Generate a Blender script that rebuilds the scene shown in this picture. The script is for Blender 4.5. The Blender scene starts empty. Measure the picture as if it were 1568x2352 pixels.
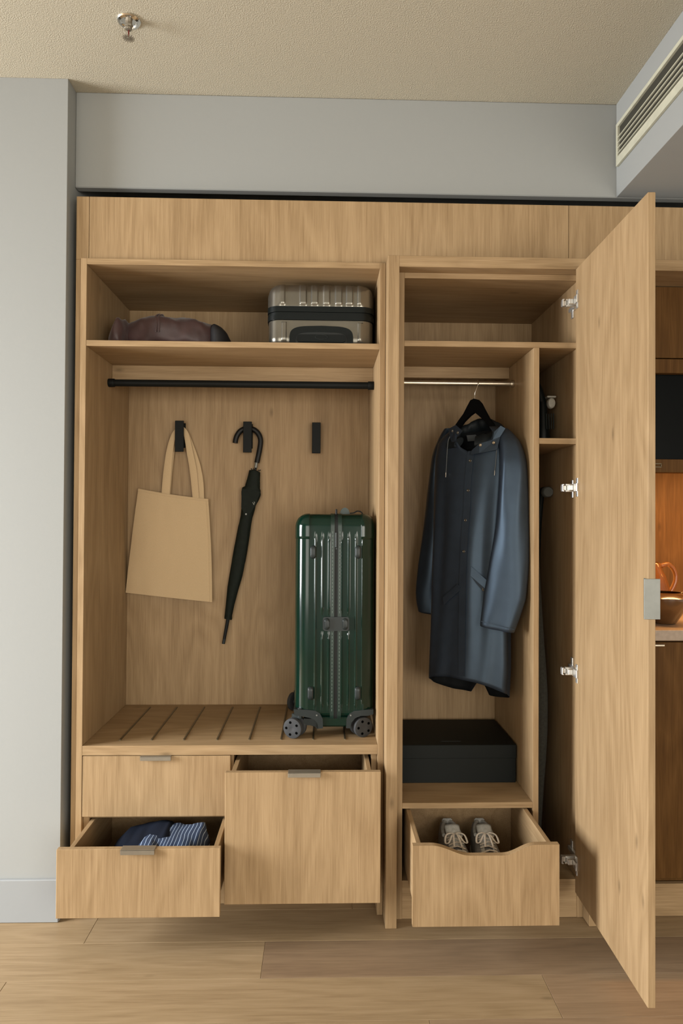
import bpy, bmesh, math, random
from mathutils import Vector, Matrix, noise as mnoise
random.seed(7)
PI = math.pi
scene = bpy.context.scene
COL = scene.collection

# ------------------------------------------------------------------ camera
CAM = Vector((0.7891, -2.316, 1.3188)); YAW, PIT, ROL, FPX = -0.028305, 0.012007, 0.00546, 1584.13
FW = Vector((-math.sin(YAW)*math.cos(PIT), math.cos(YAW)*math.cos(PIT), math.sin(PIT)))
R0 = Vector((math.cos(YAW), math.sin(YAW), 0)); D0 = FW.cross(R0)
RT = math.cos(ROL)*R0 - math.sin(ROL)*D0
DN = math.sin(ROL)*R0 + math.cos(ROL)*D0
cd = bpy.data.cameras.new('camera'); cam = bpy.data.objects.new('camera', cd); COL.objects.link(cam)
cd.sensor_fit = 'VERTICAL'; cd.sensor_height = 36.0; cd.lens = FPX/2352*36.0; cd.clip_start = 0.02
M = Matrix.Identity(4)
for i in range(3):
    M[i][0] = RT[i]; M[i][1] = -DN[i]; M[i][2] = -FW[i]; M[i][3] = CAM[i]
cam.matrix_world = M
scene.camera = cam

# ------------------------------------------------------------------ world, window light, added rear fill, exposure
w = bpy.data.worlds.new('world'); scene.world = w; w.use_nodes = True
w.node_tree.nodes['Background'].inputs[0].default_value = (0.80, 0.88, 1.0, 1)
w.node_tree.nodes['Background'].inputs[1].default_value = 0.6
def area(name, loc, target, sx, sy, power, col):
    l = bpy.data.lights.new(name, 'AREA'); l.shape = 'RECTANGLE'; l.size = sx; l.size_y = sy
    l.energy = power; l.color = col
    o = bpy.data.objects.new(name, l); COL.objects.link(o); o.location = loc
    o.rotation_euler = (Vector(target)-Vector(loc)).to_track_quat('-Z', 'Y').to_euler()
    return o
WIN_X = -3.30
area('window_daylight', (WIN_X-0.02, -1.08, 1.30), (0.0, -0.75, -1.7), 1.4, 2.0, 440, (0.97, 0.99, 1.0))
area('added_rear_fill', (-0.42, -4.38, 1.25), (0.6, 0.0, 0.2), 1.7, 1.7, 47, (1.0, 0.94, 0.82))  # added fill lamp behind the camera, no known window there
area('added_rear_fill', (2.38, -4.38, 1.25), (1.2, 0.0, 0.2), 2.0, 1.7, 90, (1.0, 0.94, 0.82))  # second added fill, kept clear of the suitcase reflection
vs = scene.view_settings
vs.view_transform = 'Standard'; vs.look = 'None'; vs.exposure = 0.0; vs.gamma = 1.0; vs.use_curve_mapping = False

# ------------------------------------------------------------------ geometry helpers (world coordinates)
def at(u, v, Y):
    """point at depth Y that the photograph's pixel (u, v) of a real object there corresponds to"""
    d = FW + (u-784)/FPX*RT + (v-1176)/FPX*DN
    return CAM + d*((Y-CAM.y)/d.y)

def obj(name, geo, mat, root=None, parent=None, smooth=None):
    V, F = geo
    off = root.location if root else Vector((0, 0, 0))
    me = bpy.data.meshes.new(name)
    me.from_pydata([tuple(Vector(v)-off) for v in V], [], F)
    bm = bmesh.new(); bm.from_mesh(me)
    bmesh.ops.recalc_face_normals(bm, faces=bm.faces)
    bm.to_mesh(me); bm.free()
    me.materials.append(mat)
    if smooth is not None:
        for p in me.polygons: p.use_smooth = True
        me.set_sharp_from_angle(angle=math.radians(smooth))
    o = bpy.data.objects.new(name, me); COL.objects.link(o)
    if parent is not None: o.parent = parent
    elif root is not None: o.parent = root
    return o
def thing(name, label, cat, loc, group=None):
    o = bpy.data.objects.new(name, None); COL.objects.link(o); o.location = loc
    o.empty_display_size = 0.05
    o['label'] = label; o['category'] = cat
    if group: o['group'] = group
    return o
def tag(o, label, cat, group=None):
    o['label'] = label; o['category'] = cat
    if group: o['group'] = group
    return o
def struct(name, geo, mat, smooth=None):
    o = obj(name, geo, mat, smooth=smooth); o['kind'] = 'structure'; return o

def join(*gs):
    V, F = [], []
    for g in gs:
        n = len(V); V += list(g[0]); F += [tuple(i+n for i in f) for f in g[1]]
    return V, F
def xf(g, m): return [m @ Vector(v) for v in g[0]], g[1]
def mv(g, d): return [Vector(v)+Vector(d) for v in g[0]], g[1]

def box(x0, x1, y0, y1, z0, z1, b=0.0007):
    if x0 > x1: x0, x1 = x1, x0
    if y0 > y1: y0, y1 = y1, y0
    if z0 > z1: z0, z1 = z1, z0
    b = min(b, (x1-x0)*.45, (y1-y0)*.45, (z1-z0)*.45)
    c = ((x0+x1)/2, (y0+y1)/2, (z0+z1)/2); h = ((x1-x0)/2, (y1-y0)/2, (z1-z0)/2)
    if b <= 0:
        V = [Vector((c[0]+sx*h[0], c[1]+sy*h[1], c[2]+sz*h[2])) for sx in (-1, 1) for sy in (-1, 1) for sz in (-1, 1)]
        return V, [(0, 1, 3, 2), (4, 6, 7, 5), (0, 4, 5, 1), (2, 3, 7, 6), (0, 2, 6, 4), (1, 5, 7, 3)]
    V = []; idx = {}
    for sx in (-1, 1):
        for sy in (-1, 1):
            for sz in (-1, 1):
                s = (sx, sy, sz)
                for a in range(3):
                    idx[(s, a)] = len(V)
                    V.append(Vector([c[k]+s[k]*(h[k]-(0 if k == a else b)) for k in range(3)]))
    F = []
    for a in range(3):
        o1, o2 = [k for k in range(3) if k != a]
        for sg in (-1, 1):
            q = []
            for s1, s2 in ((-1, -1), (1, -1), (1, 1), (-1, 1)):
                s = [0, 0, 0]; s[a] = sg; s[o1] = s1; s[o2] = s2; q.append(idx[(tuple(s), a)])
            F.append(tuple(q))
    for a in range(3):
        o1, o2 = [k for k in range(3) if k != a]
        for s1 in (-1, 1):
            for s2 in (-1, 1):
                sA = [0, 0, 0]; sA[o1] = s1; sA[o2] = s2; sB = list(sA); sA[a] = -1; sB[a] = 1
                sA = tuple(sA); sB = tuple(sB)
                F.append((idx[(sA, o1)], idx[(sB, o1)], idx[(sB, o2)], idx[(sA, o2)]))
    for sx in (-1, 1):
        for sy in (-1, 1):
            for sz in (-1, 1):
                s = (sx, sy, sz); F.append((idx[(s, 0)], idx[(s, 1)], idx[(s, 2)]))
    return V, F

def loft(rings, closed=True, cap0=True, cap1=True):
    V, F = [], []; n = len(rings[0])
    for r in rings: V += [Vector(p) for p in r]
    for i in range(len(rings)-1):
        for j in range(n if closed else n-1):
            a = i*n+j; b = i*n+(j+1) % n
            F.append((a, b, b+n, a+n))
    if cap0: F.append(tuple(range(n)))
    if cap1: F.append(tuple(range((len(rings)-1)*n, len(rings)*n)))
    return V, F

def smooth_path(pts, sub=6):
    P = [Vector(p) for p in pts]
    if len(P) < 3: return P
    out = []
    for i in range(len(P)-1):
        p0 = P[max(i-1, 0)]; p1 = P[i]; p2 = P[i+1]; p3 = P[min(i+2, len(P)-1)]
        for k in range(sub):
            t = k/sub
            out.append(0.5*((2*p1)+(-p0+p2)*t+(2*p0-5*p1+4*p2-p3)*t*t+(-p0+3*p1-3*p2+p3)*t**3))
    out.append(P[-1]); return out
def lerp_list(L, n):
    out = []
    for i in range(n):
        t = i/(n-1)*(len(L)-1); k = min(int(t), len(L)-2); out.append(L[k]+(L[k+1]-L[k])*(t-k))
    return out
def tube(pts, r, n=10, flat=1.0, up=Vector((0, 1, 0)), cap=True, closed=False):
    """swept ellipse: radius r (number or list) across, flat*r along 'up'"""
    P = [Vector(p) for p in pts]; m = len(P)
    R = r if isinstance(r, (list, tuple)) else [r]*m
    if len(R) != m: R = lerp_list(list(R), m)
    rings = []
    for i in range(m):
        if closed: t = P[(i+1) % m]-P[i-1]
        else: t = P[min(i+1, m-1)]-P[max(i-1, 0)]
        t.normalize()
        u = up - t*up.dot(t)
        if u.length < 1e-4: u = Vector((1, 0, 0)) - t*t.x
        u.normalize(); s = t.cross(u)
        rings.append([P[i]+s*(R[i]*math.cos(a))+u*(R[i]*flat*math.sin(a)) for a in [2*PI*k/n for k in range(n)]])
    if closed:
        rings.append(rings[0]); V, F = loft(rings, True, False, False)
        k = (m)*n; F = [tuple(i % k if i >= k else i for i in f) for f in F]; return V[:k], F
    return loft(rings, True, cap, cap)
def lathe(prof, c, axis='z', n=32, cap=True):
    rings = []
    for r, h in prof:
        ring = []
        for k in range(n):
            a = 2*PI*k/n; x, y = r*math.cos(a), r*math.sin(a)
            p = {'z': (x, y, h), 'y': (x, h, y), 'x': (h, x, y)}[axis]
            ring.append(Vector(c)+Vector(p))
        rings.append(ring)
    return loft(rings, True, cap, cap)
def prism(poly, d0, d1, axis='y', b=0.0):
    """polygon (pairs) extruded along axis from d0 to d1"""
    def P(p, d): return Vector({'y': (p[0], d, p[1]), 'x': (d, p[0], p[1]), 'z': (p[0], p[1], d)}[axis])
    rings = [[P(p, d0) for p in poly], [P(p, d1) for p in poly]]
    return loft(rings)
def rrect(w, h, r, n=6):
    pts = []
    for cx, cy, a0 in ((w/2-r, h/2-r, 0), (-w/2+r, h/2-r, 90), (-w/2+r, -h/2+r, 180), (w/2-r, -h/2+r, 270)):
        for k in range(n+1):
            a = math.radians(a0+90*k/n); pts.append((cx+r*math.cos(a), cy+r*math.sin(a)))
    return pts
def grid(fn, nu, nv):
    V = [Vector(fn(i/nu, j/nv)) for j in range(nv+1) for i in range(nu+1)]
    F = [(j*(nu+1)+i, j*(nu+1)+i+1, (j+1)*(nu+1)+i+1, (j+1)*(nu+1)+i) for j in range(nv) for i in range(nu)]
    return V, F
def interp(tab, x):
    if x <= tab[0][0]: return tab[0][1]
    for (a, b), (c, d) in zip(tab, tab[1:]):
        if x <= c:
            t = (x-a)/(c-a); t = t*t*(3-2*t) if False else t; return b+(d-b)*t
    return tab[-1][1]
def nz(p, s=1.0): return mnoise.noise(Vector(p)*s)

# ------------------------------------------------------------------ materials
def new_mat(name):
    m = bpy.data.materials.new(name); m.use_nodes = True
    return m, m.node_tree.nodes, m.node_tree.links, m.node_tree.nodes['Principled BSDF']
def plain(name, col, rough=0.5, metal=0.0, var=0.06, scale=40, bump=0.0, coat=0.0, spec=0.5, trans=0.0, ior=1.5, sheen=0.0):
    m, N, L, B = new_mat(name)
    tc = N.new('ShaderNodeTexCoord'); n = N.new('ShaderNodeTexNoise'); n.inputs['Scale'].default_value = scale; n.inputs['Detail'].default_value = 3
    L.new(tc.outputs['Object'], n.inputs['Vector'])
    r = N.new('ShaderNodeValToRGB')
    r.color_ramp.elements[0].position = 0.3; r.color_ramp.elements[1].position = 0.7
    r.color_ramp.elements[0].color = tuple(c*(1-var) for c in col)+(1,)
    r.color_ramp.elements[1].color = tuple(min(1, c*(1+var)) for c in col)+(1,)
    L.new(n.outputs['Fac'], r.inputs['Fac']); L.new(r.outputs['Color'], B.inputs['Base Color'])
    B.inputs['Roughness'].default_value = rough; B.inputs['Metallic'].default_value = metal
    B.inputs['Coat Weight'].default_value = coat; B.inputs['Specular IOR Level'].default_value = spec
    B.inputs['Transmission Weight'].default_value = trans; B.inputs['IOR'].default_value = ior
    B.inputs['Sheen Weight'].default_value = sheen
    if bump:
        b = N.new('ShaderNodeBump'); b.inputs['Strength'].default_value = bump; b.inputs['Distance'].default_value = 0.001
        L.new(n.outputs['Fac'], b.inputs['Height']); L.new(b.outputs['Normal'], B.inputs['Normal'])
    return m
def wood(name, axis, c_lo, c_mid, c_hi, rough=0.5, fine=260.0, knots=True, spec=0.25):
    m, N, L, B = new_mat(name)
    tc = N.new('ShaderNodeTexCoord'); oi = N.new('ShaderNodeObjectInfo')
    mul = N.new('ShaderNodeVectorMath'); mul.operation = 'MULTIPLY_ADD'
    comb = N.new('ShaderNodeCombineXYZ')
    for k in range(3): L.new(oi.outputs['Random'], comb.inputs[k])
    mul.inputs[1].default_value = (17.3, 9.1, 23.7)
    L.new(comb.outputs[0], mul.inputs[0]); L.new(tc.outputs['Object'], mul.inputs[2])
    def mapped(sc_across, sc_along):
        mp = N.new('ShaderNodeMapping'); s = [sc_across]*3; s['xyz'.index(axis)] = sc_along
        mp.inputs['Scale'].default_value = s; L.new(mul.outputs[0], mp.inputs['Vector']); return mp
    def noise(mp, detail, rough_, dist):
        n = N.new('ShaderNodeTexNoise'); n.inputs['Scale'].default_value = 1.0; n.inputs['Detail'].default_value = detail
        n.inputs['Roughness'].default_value = rough_; n.inputs['Distortion'].default_value = dist
        L.new(mp.outputs[0], n.inputs['Vector']); return n
    big = noise(mapped(8.0, 0.7), 3, 0.55, 0.6)      # broad bands
    mid = noise(mapped(95.0, 2.4), 3, 0.6, 0.4)       # streaks
    fin = noise(mapped(fine, 9.0), 2, 0.6, 0.0)      # pores
    # cathedral figure: contour lines of a slow noise
    cat = noise(mapped(5.0, 0.8), 2, 0.5, 0.3)
    ma = N.new('ShaderNodeMath'); ma.operation = 'MULTIPLY'; ma.inputs[1].default_value = 22.0; L.new(cat.outputs['Fac'], ma.inputs[0])
    fr = N.new('ShaderNodeMath'); fr.operation = 'PINGPONG'; fr.inputs[1].default_value = 1.0; L.new(ma.outputs[0], fr.inputs[0])
    def mix(a, b, f):
        x = N.new('ShaderNodeMix'); x.data_type = 'FLOAT'; x.inputs[0].default_value = f
        L.new(a, x.inputs[2]); L.new(b, x.inputs[3]); return x.outputs[0]
    v = mix(big.outputs['Fac'], mid.outputs['Fac'], 0.45)
    v = mix(v, fin.outputs['Fac'], 0.38)
    v = mix(v, fr.outputs[0], 0.10)
    r = N.new('ShaderNodeValToRGB'); e = r.color_ramp.elements
    e[0].position = 0.36; e[0].color = c_lo+(1,); e[1].position = 0.64; e[1].color = c_hi+(1,)
    k = e.new(0.5); k.color = c_mid+(1,)
    L.new(v, r.inputs['Fac'])
    out = r.outputs['Color']
    if knots:
        vo = N.new('ShaderNodeTexVoronoi'); vo.inputs['Scale'].default_value = 1.0
        L.new(mapped(6.5, 2.6).outputs[0], vo.inputs['Vector'])
        kr = N.new('ShaderNodeValToRGB'); kr.color_ramp.elements[0].position = 0.015; kr.color_ramp.elements[1].position = 0.07
        kr.color_ramp.elements[0].color = (0.55, 0.55, 0.55, 1); kr.color_ramp.elements[1].color = (0, 0, 0, 1)
        L.new(vo.outputs['Distance'], kr.inputs['Fac'])
        mx = N.new('ShaderNodeMix'); mx.data_type = 'RGBA'; L.new(kr.outputs['Color'], mx.inputs[0])
        L.new(out, mx.inputs[6]); mx.inputs[7].default_value = tuple(c*0.45 for c in c_lo)+(1,)
        out = mx.outputs[2]
    L.new(out, B.inputs['Base Color'])
    B.inputs['Roughness'].default_value = rough; B.inputs['Specular IOR Level'].default_value = spec
    bp = N.new('ShaderNodeBump'); bp.inputs['Strength'].default_value = 0.12; bp.inputs['Distance'].default_value = 0.0006
    L.new(fin.outputs['Fac'], bp.inputs['Height']); L.new(bp.outputs['Normal'], B.inputs['Normal'])
    return m
OAK = ((0.250, 0.161, 0.080), (0.318, 0.213, 0.112), (0.382, 0.262, 0.143))
OAK_V = wood('oak_laminate_upright', 'z', *OAK)
OAK_H = wood('oak_laminate_level', 'x', *OAK)
OAK_D = wood('oak_laminate_deep', 'y', *OAK)
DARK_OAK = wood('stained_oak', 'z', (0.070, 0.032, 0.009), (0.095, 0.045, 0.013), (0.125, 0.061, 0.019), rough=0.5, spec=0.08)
FLOOR = [wood('oak_floor_%s' % n, 'x', *c, rough=0.42, fine=170) for n, c in (
    ('honey', ((0.227, 0.155, 0.084), (0.277, 0.195, 0.109), (0.319, 0.228, 0.133))),
    ('brown', ((0.185, 0.124, 0.076), (0.227, 0.155, 0.094), (0.260, 0.181, 0.111))),
    ('rose', ((0.206, 0.136, 0.081), (0.252, 0.171, 0.102), (0.290, 0.200, 0.122))))]
def paint(name, col, bump, scale):
    m, N, L, B = new_mat(name)
    B.inputs['Base Color'].default_value = col+(1,); B.inputs['Roughness'].default_value = 0.85
    tc = N.new('ShaderNodeTexCoord'); n = N.new('ShaderNodeTexNoise'); n.inputs['Scale'].default_value = scale; n.inputs['Detail'].default_value = 4
    L.new(tc.outputs['Object'], n.inputs['Vector'])
    b = N.new('ShaderNodeBump'); b.inputs['Strength'].default_value = bump; b.inputs['Distance'].default_value = 0.004
    L.new(n.outputs['Fac'], b.inputs['Height']); L.new(b.outputs['Normal'], B.inputs['Normal'])
    return m
WALL = paint('grey_wall_paint', (0.285, 0.292, 0.284), 0.05, 90)
WALL2 = paint('fill_bounce_white', (0.62, 0.60, 0.55), 0.05, 90)  # unseen walls made lighter to bounce fill into the cabinets
CEIL = paint('stippled_ceiling', (0.44, 0.40, 0.31), 0.8, 250)
TRIMP = paint('white_trim_paint', (0.265, 0.275, 0.28), 0.02, 60)
VENT = plain('cream_vent_enamel', (0.48, 0.47, 0.37), 0.5, spec=0.3)
DARK = plain('subfloor_and_recess_shade', (0.012, 0.014, 0.013), 0.8)  # subfloor, plus painted shade of the handle recess and lid slot
BLACK = plain('black_powder_coat', (0.008, 0.009, 0.0085), 0.5, spec=0.12, bump=0.05, scale=500)
STEEL = plain('brushed_nickel', (0.20, 0.205, 0.19), 0.5, 0.6)
HINGE = plain('satin_hinge_steel', (0.72, 0.71, 0.68), 0.3, 0.8)
PEWTER = plain('pewter_pull', (0.27, 0.24, 0.19), 0.45, 0.7)
CHROME = plain('polished_chrome', (0.80, 0.79, 0.76), 0.12, 1.0)
BRASSY = plain('champagne_metal', (0.60, 0.53, 0.42), 0.34, 0.95)
INLAY = plain('bronze_inlay', (0.17, 0.14, 0.09), 0.4, 0.8)

# ------------------------------------------------------------------ room shell
CEIL_Z, SOF_Z, BULK_X = 2.784, 2.455, 1.813
XL, XR, YB = WIN_X, 4.0, -4.4
WALL_Y = -0.012
struct('wall_left_front', box(XL-0.1, -0.0634, WALL_Y, 0.62, 0, CEIL_Z, 0.001), WALL)
struct('wall_back', box(-0.0634, XR, 0.54, 0.62, 0, CEIL_Z, 0), WALL)
struct('wall_soffit', box(-0.0634, XR, 0.0588, 0.092, SOF_Z, CEIL_Z, 0.003), WALL)
struct('ceiling', box(XL-0.1, XR+0.1, YB-0.1, 0.62, CEIL_Z, CEIL_Z+0.06, 0), CEIL)
struct('ceiling_bulkhead', box(BULK_X, XR, YB, 0.0586, SOF_Z, CEIL_Z-0.0002, 0.001), WALL)
# side wall with the window opening, rear wall with added windows for the fill
wy0, wy1, wz0, wz1 = -1.84, -0.32, 0.22, 2.50
struct('wall_left', join(box(XL-0.1, XL, YB, wy0, 0, CEIL_Z, 0), box(XL-0.1, XL, wy1, WALL_Y, 0, CEIL_Z, 0),
       box(XL-0.1, XL, wy0, wy1, 0, wz0, 0), box(XL-0.1, XL, wy0, wy1, wz1, CEIL_Z, 0)), WALL2)
struct('window_1', join(box(XL-0.08, XL+0.015, wy0, wy0+0.05, wz0, wz1), box(XL-0.08, XL+0.015, wy1-0.05, wy1, wz0, wz1),
       box(XL-0.08, XL+0.03, wy0, wy1, wz0, wz0+0.04), box(XL-0.08, XL+0.015, wy0, wy1, wz1-0.05, wz1)), TRIMP)
rz0, rz1 = 0.36, 2.14
wx = (-1.32, 0.48, 1.33, 3.43)
struct('wall_rear', join(box(XL, wx[0], YB-0.1, YB, 0, CEIL_Z, 0), box(wx[1], wx[2], YB-0.1, YB, 0, CEIL_Z, 0), box(wx[3], XR, YB-0.1, YB, 0, CEIL_Z, 0),
       *[b for a_, c_ in ((wx[0], wx[1]), (wx[2], wx[3])) for b in (box(a_, c_, YB-0.1, YB, 0, rz0, 0), box(a_, c_, YB-0.1, YB, rz1, CEIL_Z, 0))]), WALL2)
for k_, (a_, c_) in enumerate(((wx[0], wx[1]), (wx[2], wx[3]))):
    struct('window_%d' % (k_+2), join(box(a_, a_+0.05, YB-0.08, YB+0.015, rz0, rz1), box(c_-0.05, c_, YB-0.08, YB+0.015, rz0, rz1),
           box(a_, c_, YB-0.08, YB+0.03, rz0, rz0+0.04), box(a_, c_, YB-0.08, YB+0.015, rz1-0.05, rz1)), TRIMP)  # invented frames around the added rear fill lamps
struct('wall_right', box(XR, XR+0.1, YB, 0.62, 0, CEIL_Z, 0), WALL2)
struct('baseboard_left', box(XL, -0.0640, WALL_Y-0.012, WALL_Y-0.0002, 0.0005, 0.139, 0.002), TRIMP)
# floor: planks laid along x, each one a piece with an eased edge
floor = struct('floor', box(XL-0.1, XR+0.1, YB-0.1, 0.62, -0.05, -0.0125, 0), DARK)
PW = 0.1745
def plank(x0, x1, y0, y1, m):
    return obj('floor_plank', box(x0+0.0003, x1-0.0003, y0+0.0003, y1-0.0003, -0.012, 0.0, 0.0009), m, parent=floor)
known = {0: [0.058, 2.1], 1: [-0.82, 0.620, 2.55], 2: [-0.1, 1.436, 3.1], 3: [1.08, 2.9], -1: [0.9, 2.6]}
tone = {(0, 0): 0, (0, 1): 1, (1, 0): 0, (1, 1): 0, (1, 2): 1, (2, 0): 0, (2, 1): 0, (2, 2): 2, (3, 0): 0, (3, 1): 2}
for row in range(-3, 25):
    y1 = -0.136+PW*(1-row); y0 = y1-PW
    seams = known.get(row) or sorted(random.uniform(-0.6, 3.6) for _ in range(2))
    y1c = min(y1, 0.53); y0c = max(y0, YB)
    if y0c >= y1c: continue
    xs = [XL]+[s for s in seams if XL+0.05 < s < XR-0.05]+[XR]
    for k in range(len(xs)-1):
        t = tone.get((row, k), random.choice((0, 1, 2)))
        if row == 0 and k == 1: t = 0
        if row == 1 and k == 2: t = 1
        plank(xs[k], xs[k+1], y0c, y1c, FLOOR[t])

# ------------------------------------------------------------------ header fascia above both wardrobes
FY = 0.012; FT = 2.402
fa = thing('header_fascia', 'pale oak fascia boards running above the wardrobes below the soffit', 'fascia', (0.8, 0.03, 2.19))
for x0, x1 in ((-0.0400, 0.0015), (0.0030, 1.6270), (1.6285, 3.2)):
    obj('fascia_board', box(x0, x1, FY, FY+0.019, 2.1902, FT), OAK_V, fa)
ffs = obj('filler_strip', box(-0.0400, -0.0198, FY, FY+0.019, 0.0006, 2.1898), OAK_V)
tag(ffs, 'narrow upright oak filler strip between grey wall and open wardrobe', 'trim')

# ------------------------------------------------------------------ open wardrobe on the left
ow = thing('open_wardrobe', 'open pale oak wardrobe with hat shelf, bench and three drawers', 'wardrobe', (0.49, 0.26, 0))
TH = 0.0195; BK = 0.5103
obj('side_panel', box(-TH, 0, 0, 0.53, 0.0006, 2.1898), OAK_V, ow)
obj('side_panel', box(0.98, 0.98+TH, 0, 0.53, 0.0006, 2.1898), OAK_V, ow)
obj('top_panel', box(0.0001, 0.9799, 0, 0.53, 2.1699, 2.1898), OAK_H, ow)
obj('back_panel', box(0.0001, 0.9799, BK, BK+0.012, 0.11, 2.1697), OAK_V, ow)
obj('shelf', box(0.0002, 0.9798, 0.0005, BK-0.0002, 1.8963, 1.9155), OAK_H, ow)
obj('hanging_rail', box(0.0002, 0.9798, 0.2876, 0.3066, 1.8365, 1.8961), OAK_H, ow)
bench = obj('bench_seat', box(0.0002, 0.9798, 0.0004, BK-0.0002, 0.5351, 0.5671), OAK_H, ow)
for sx in (0.1081, 0.2142, 0.3234, 0.4358, 0.5454, 0.6537, 0.7636, 0.8723):
    obj('inlay_strip', box(sx-0.0030, sx+0.0030, 0.055, 0.468, 0.5660, 0.5702, 0.0008), INLAY, ow, bench)
obj('drawer_divider', box(0.4835, 0.4985, 0.0205, BK, 0.1002, 0.5349), OAK_V, ow)
obj('filler_block', box(0.0002, 0.020, 0.0205, 0.12, 0.1248, 0.5349), OAK_V, ow)
obj('filler_block', box(0.960, 0.9798, 0.0205, 0.12, 0.1248, 0.5349), OAK_V, ow)
obj('drawer_rail', box(0.0202, 0.4833, 0.0205, 0.08, 0.322, 0.338), OAK_H, ow)
obj('bottom_panel', box(0.0002, 0.9798, 0.021, BK, 0.105, 0.1215), OAK_H, ow)
obj('toe_kick', box(0.0002, 0.9798, 0.078, 0.095, 0.0006, 0.1048), OAK_H, ow)
rod = obj('clothes_rod', lathe([(0.0128, 0.012), (0.0128, 0.968)], (0, 0.2447, 1.8211), 'x', 28), BLACK, ow, smooth=40)
for a, b in ((0.0003, 0.022), (0.958, 0.9797)):
    obj('rod_socket', lathe([(0.0150, a), (0.0155, a+0.001), (0.0155, b-0.001), (0.0150, b)], (0, 0.2447, 1.8211), 'x', 28), BLACK, ow, rod, smooth=40)

def pull(xc, yf, zt, hw=0.0505):
    return join(box(xc-hw, xc+hw, yf-0.0115, yf+0.0188, zt+0.0002, zt+0.0022, 0.0005),
                box(xc-hw, xc+hw, yf-0.0115, yf-0.0092, zt-0.0125, zt+0.0021, 0.0005))
def drawer(root, x0, x1, z0, z1, yf, depth, boxtop, boxbot, bx0, bx1, front_geo=None, pullx=None, lbl=None):
    """drawer tray with front, pulled out so that the front face stands at yf"""
    ft = 0.019; ya = yf+ft; yb = ya+depth; t = 0.014
    tray = obj('drawer', join(box(bx0+t, bx1-t, ya+0.001, yb-t, boxbot, boxbot+0.010),
               box(bx0, bx0+t, ya+0.0003, yb, boxbot, boxtop), box(bx1-t, bx1, ya+0.0003, yb, boxbot, boxtop),
               box(bx0+t, bx1-t, yb-t, yb, boxbot, boxtop)), OAK_D, root)
    if lbl: tray['label'] = lbl
    obj('drawer_front', front_geo or box(x0, x1, yf, ya, z0, z1, 0.001), OAK_V, root, tray)
    if pullx is not None: obj('drawer_pull', pull(pullx, yf, z1), PEWTER, root, tray)
    return tray
drawer(ow, 0.0024, 0.4892, 0.3330, 0.5330, 0.0, 0.42, 0.50, 0.345, 0.026, 0.478, pullx=0.2440, lbl='closed upper drawer')
drawer(ow, 0.0024, 0.4892, 0.1256, 0.3304, -0.2214, 0.42, 0.318, 0.150, 0.026, 0.478, pullx=0.2450, lbl='lower drawer pulled open with clothes inside')
drawer(ow, 0.4930, 0.9776, 0.1256, 0.5330, -0.155, 0.42, 0.516, 0.140, 0.506, 0.952, pullx=0.7390, lbl='tall deep drawer pulled part way open')

def hook_geo(x, z0, z1):
    w = 0.0174
    return join(box(x-w, x+w, 0.466, 0.4715, z0, z1, 0.0012), box(x-w*0.8, x+w*0.8, 0.4710, BK-0.006, z0+0.066, z0+0.078, 0.001),
                box(x-w, x+w, BK-0.007, BK-0.0003, z0+0.02, z1-0.005, 0.001))
for k, hx in enumerate((0.2150, 0.4875, 0.7645)):
    h = obj('coat_hook', hook_geo(hx, 1.5905-0.001*k, 1.7155-0.001*k), BLACK, ow)

# ------------------------------------------------------------------ tall cabinet with the open door
tc = thing('tall_cabinet', 'tall pale oak cabinet with its door swung open and a scooped drawer', 'cabinet', (1.33, 0.22, 0))
PF, RF, RB = -0.0785, -0.0259, 0.4848
obj('frame_post', box(1.0009, 1.0375, PF, 0.0118, 0.0006, 2.1858, 0.001), OAK_V, tc)
obj('frame_post', box(1.6660, 1.7000, PF, 0.0118, 0.0006, 2.1489, 0.001), OAK_V, tc)
obj('frame_rail', box(1.0376, 1.7000, PF, 0.0118, 2.1491, 2.1858, 0.001), OAK_H, tc)
obj('side_panel', box(1.0377, 1.0606, RF, 0.50, 0.0006, 2.1489), OAK_V, tc)
obj('side_panel', box(1.6453, 1.6655, RF, 0.50, 0.0006, 2.1489), OAK_V, tc)
obj('top_panel', box(1.0607, 1.6452, RF, 0.50, 2.1300, 2.1488), OAK_H, tc)
obj('back_panel', box(1.0607, 1.6452, RB, 0.50, 0.1280, 2.1298), OAK_V, tc)
obj('shelf', box(1.0607, 1.6452, RF+0.0004, RB-0.0002, 1.9019, 1.9209), OAK_H, tc)
obj('divider', box(1.4964, 1.5156, RF, RB-0.0002, 0.1275, 1.9017), OAK_V, tc)
obj('cubby_shelf', box(1.5158, 1.6451, RF+0.0004, RB-0.0002, 1.5791, 1.5982), OAK_H, tc)
obj('lower_shelf', box(1.0607, 1.4962, RF+0.0004, RB-0.0002, 0.3640, 0.3826), OAK_H, tc)
obj('bottom_panel', box(1.0607, 1.6452, RF, RB+0.015, 0.1080, 0.1272), OAK_H, tc)
obj('plinth', box(1.0607, 1.6452, RF+0.002, RF+0.020, 0.0006, 0.1078), OAK_H, tc)
obj('hanging_rail', box(1.0607, 1.4962, 0.2760, 0.2950, 1.8600, 1.9017), OAK_H, tc)
rod2 = obj('clothes_rod', lathe([(0.0092, 1.062), (0.0092, 1.495)], (0, 0.2120, 1.8270), 'x', 28), BRASSY, tc, smooth=40)
for a, b in ((1.0608, 1.070), (1.483, 1.4962)):
    obj('rod_socket', lathe([(0.0125, a), (0.013, a+0.001), (0.013, b-0.001), (0.0125, b)], (0, 0.2120, 1.8270), 'x', 28), BRASSY, tc, rod2, smooth=40)
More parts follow.
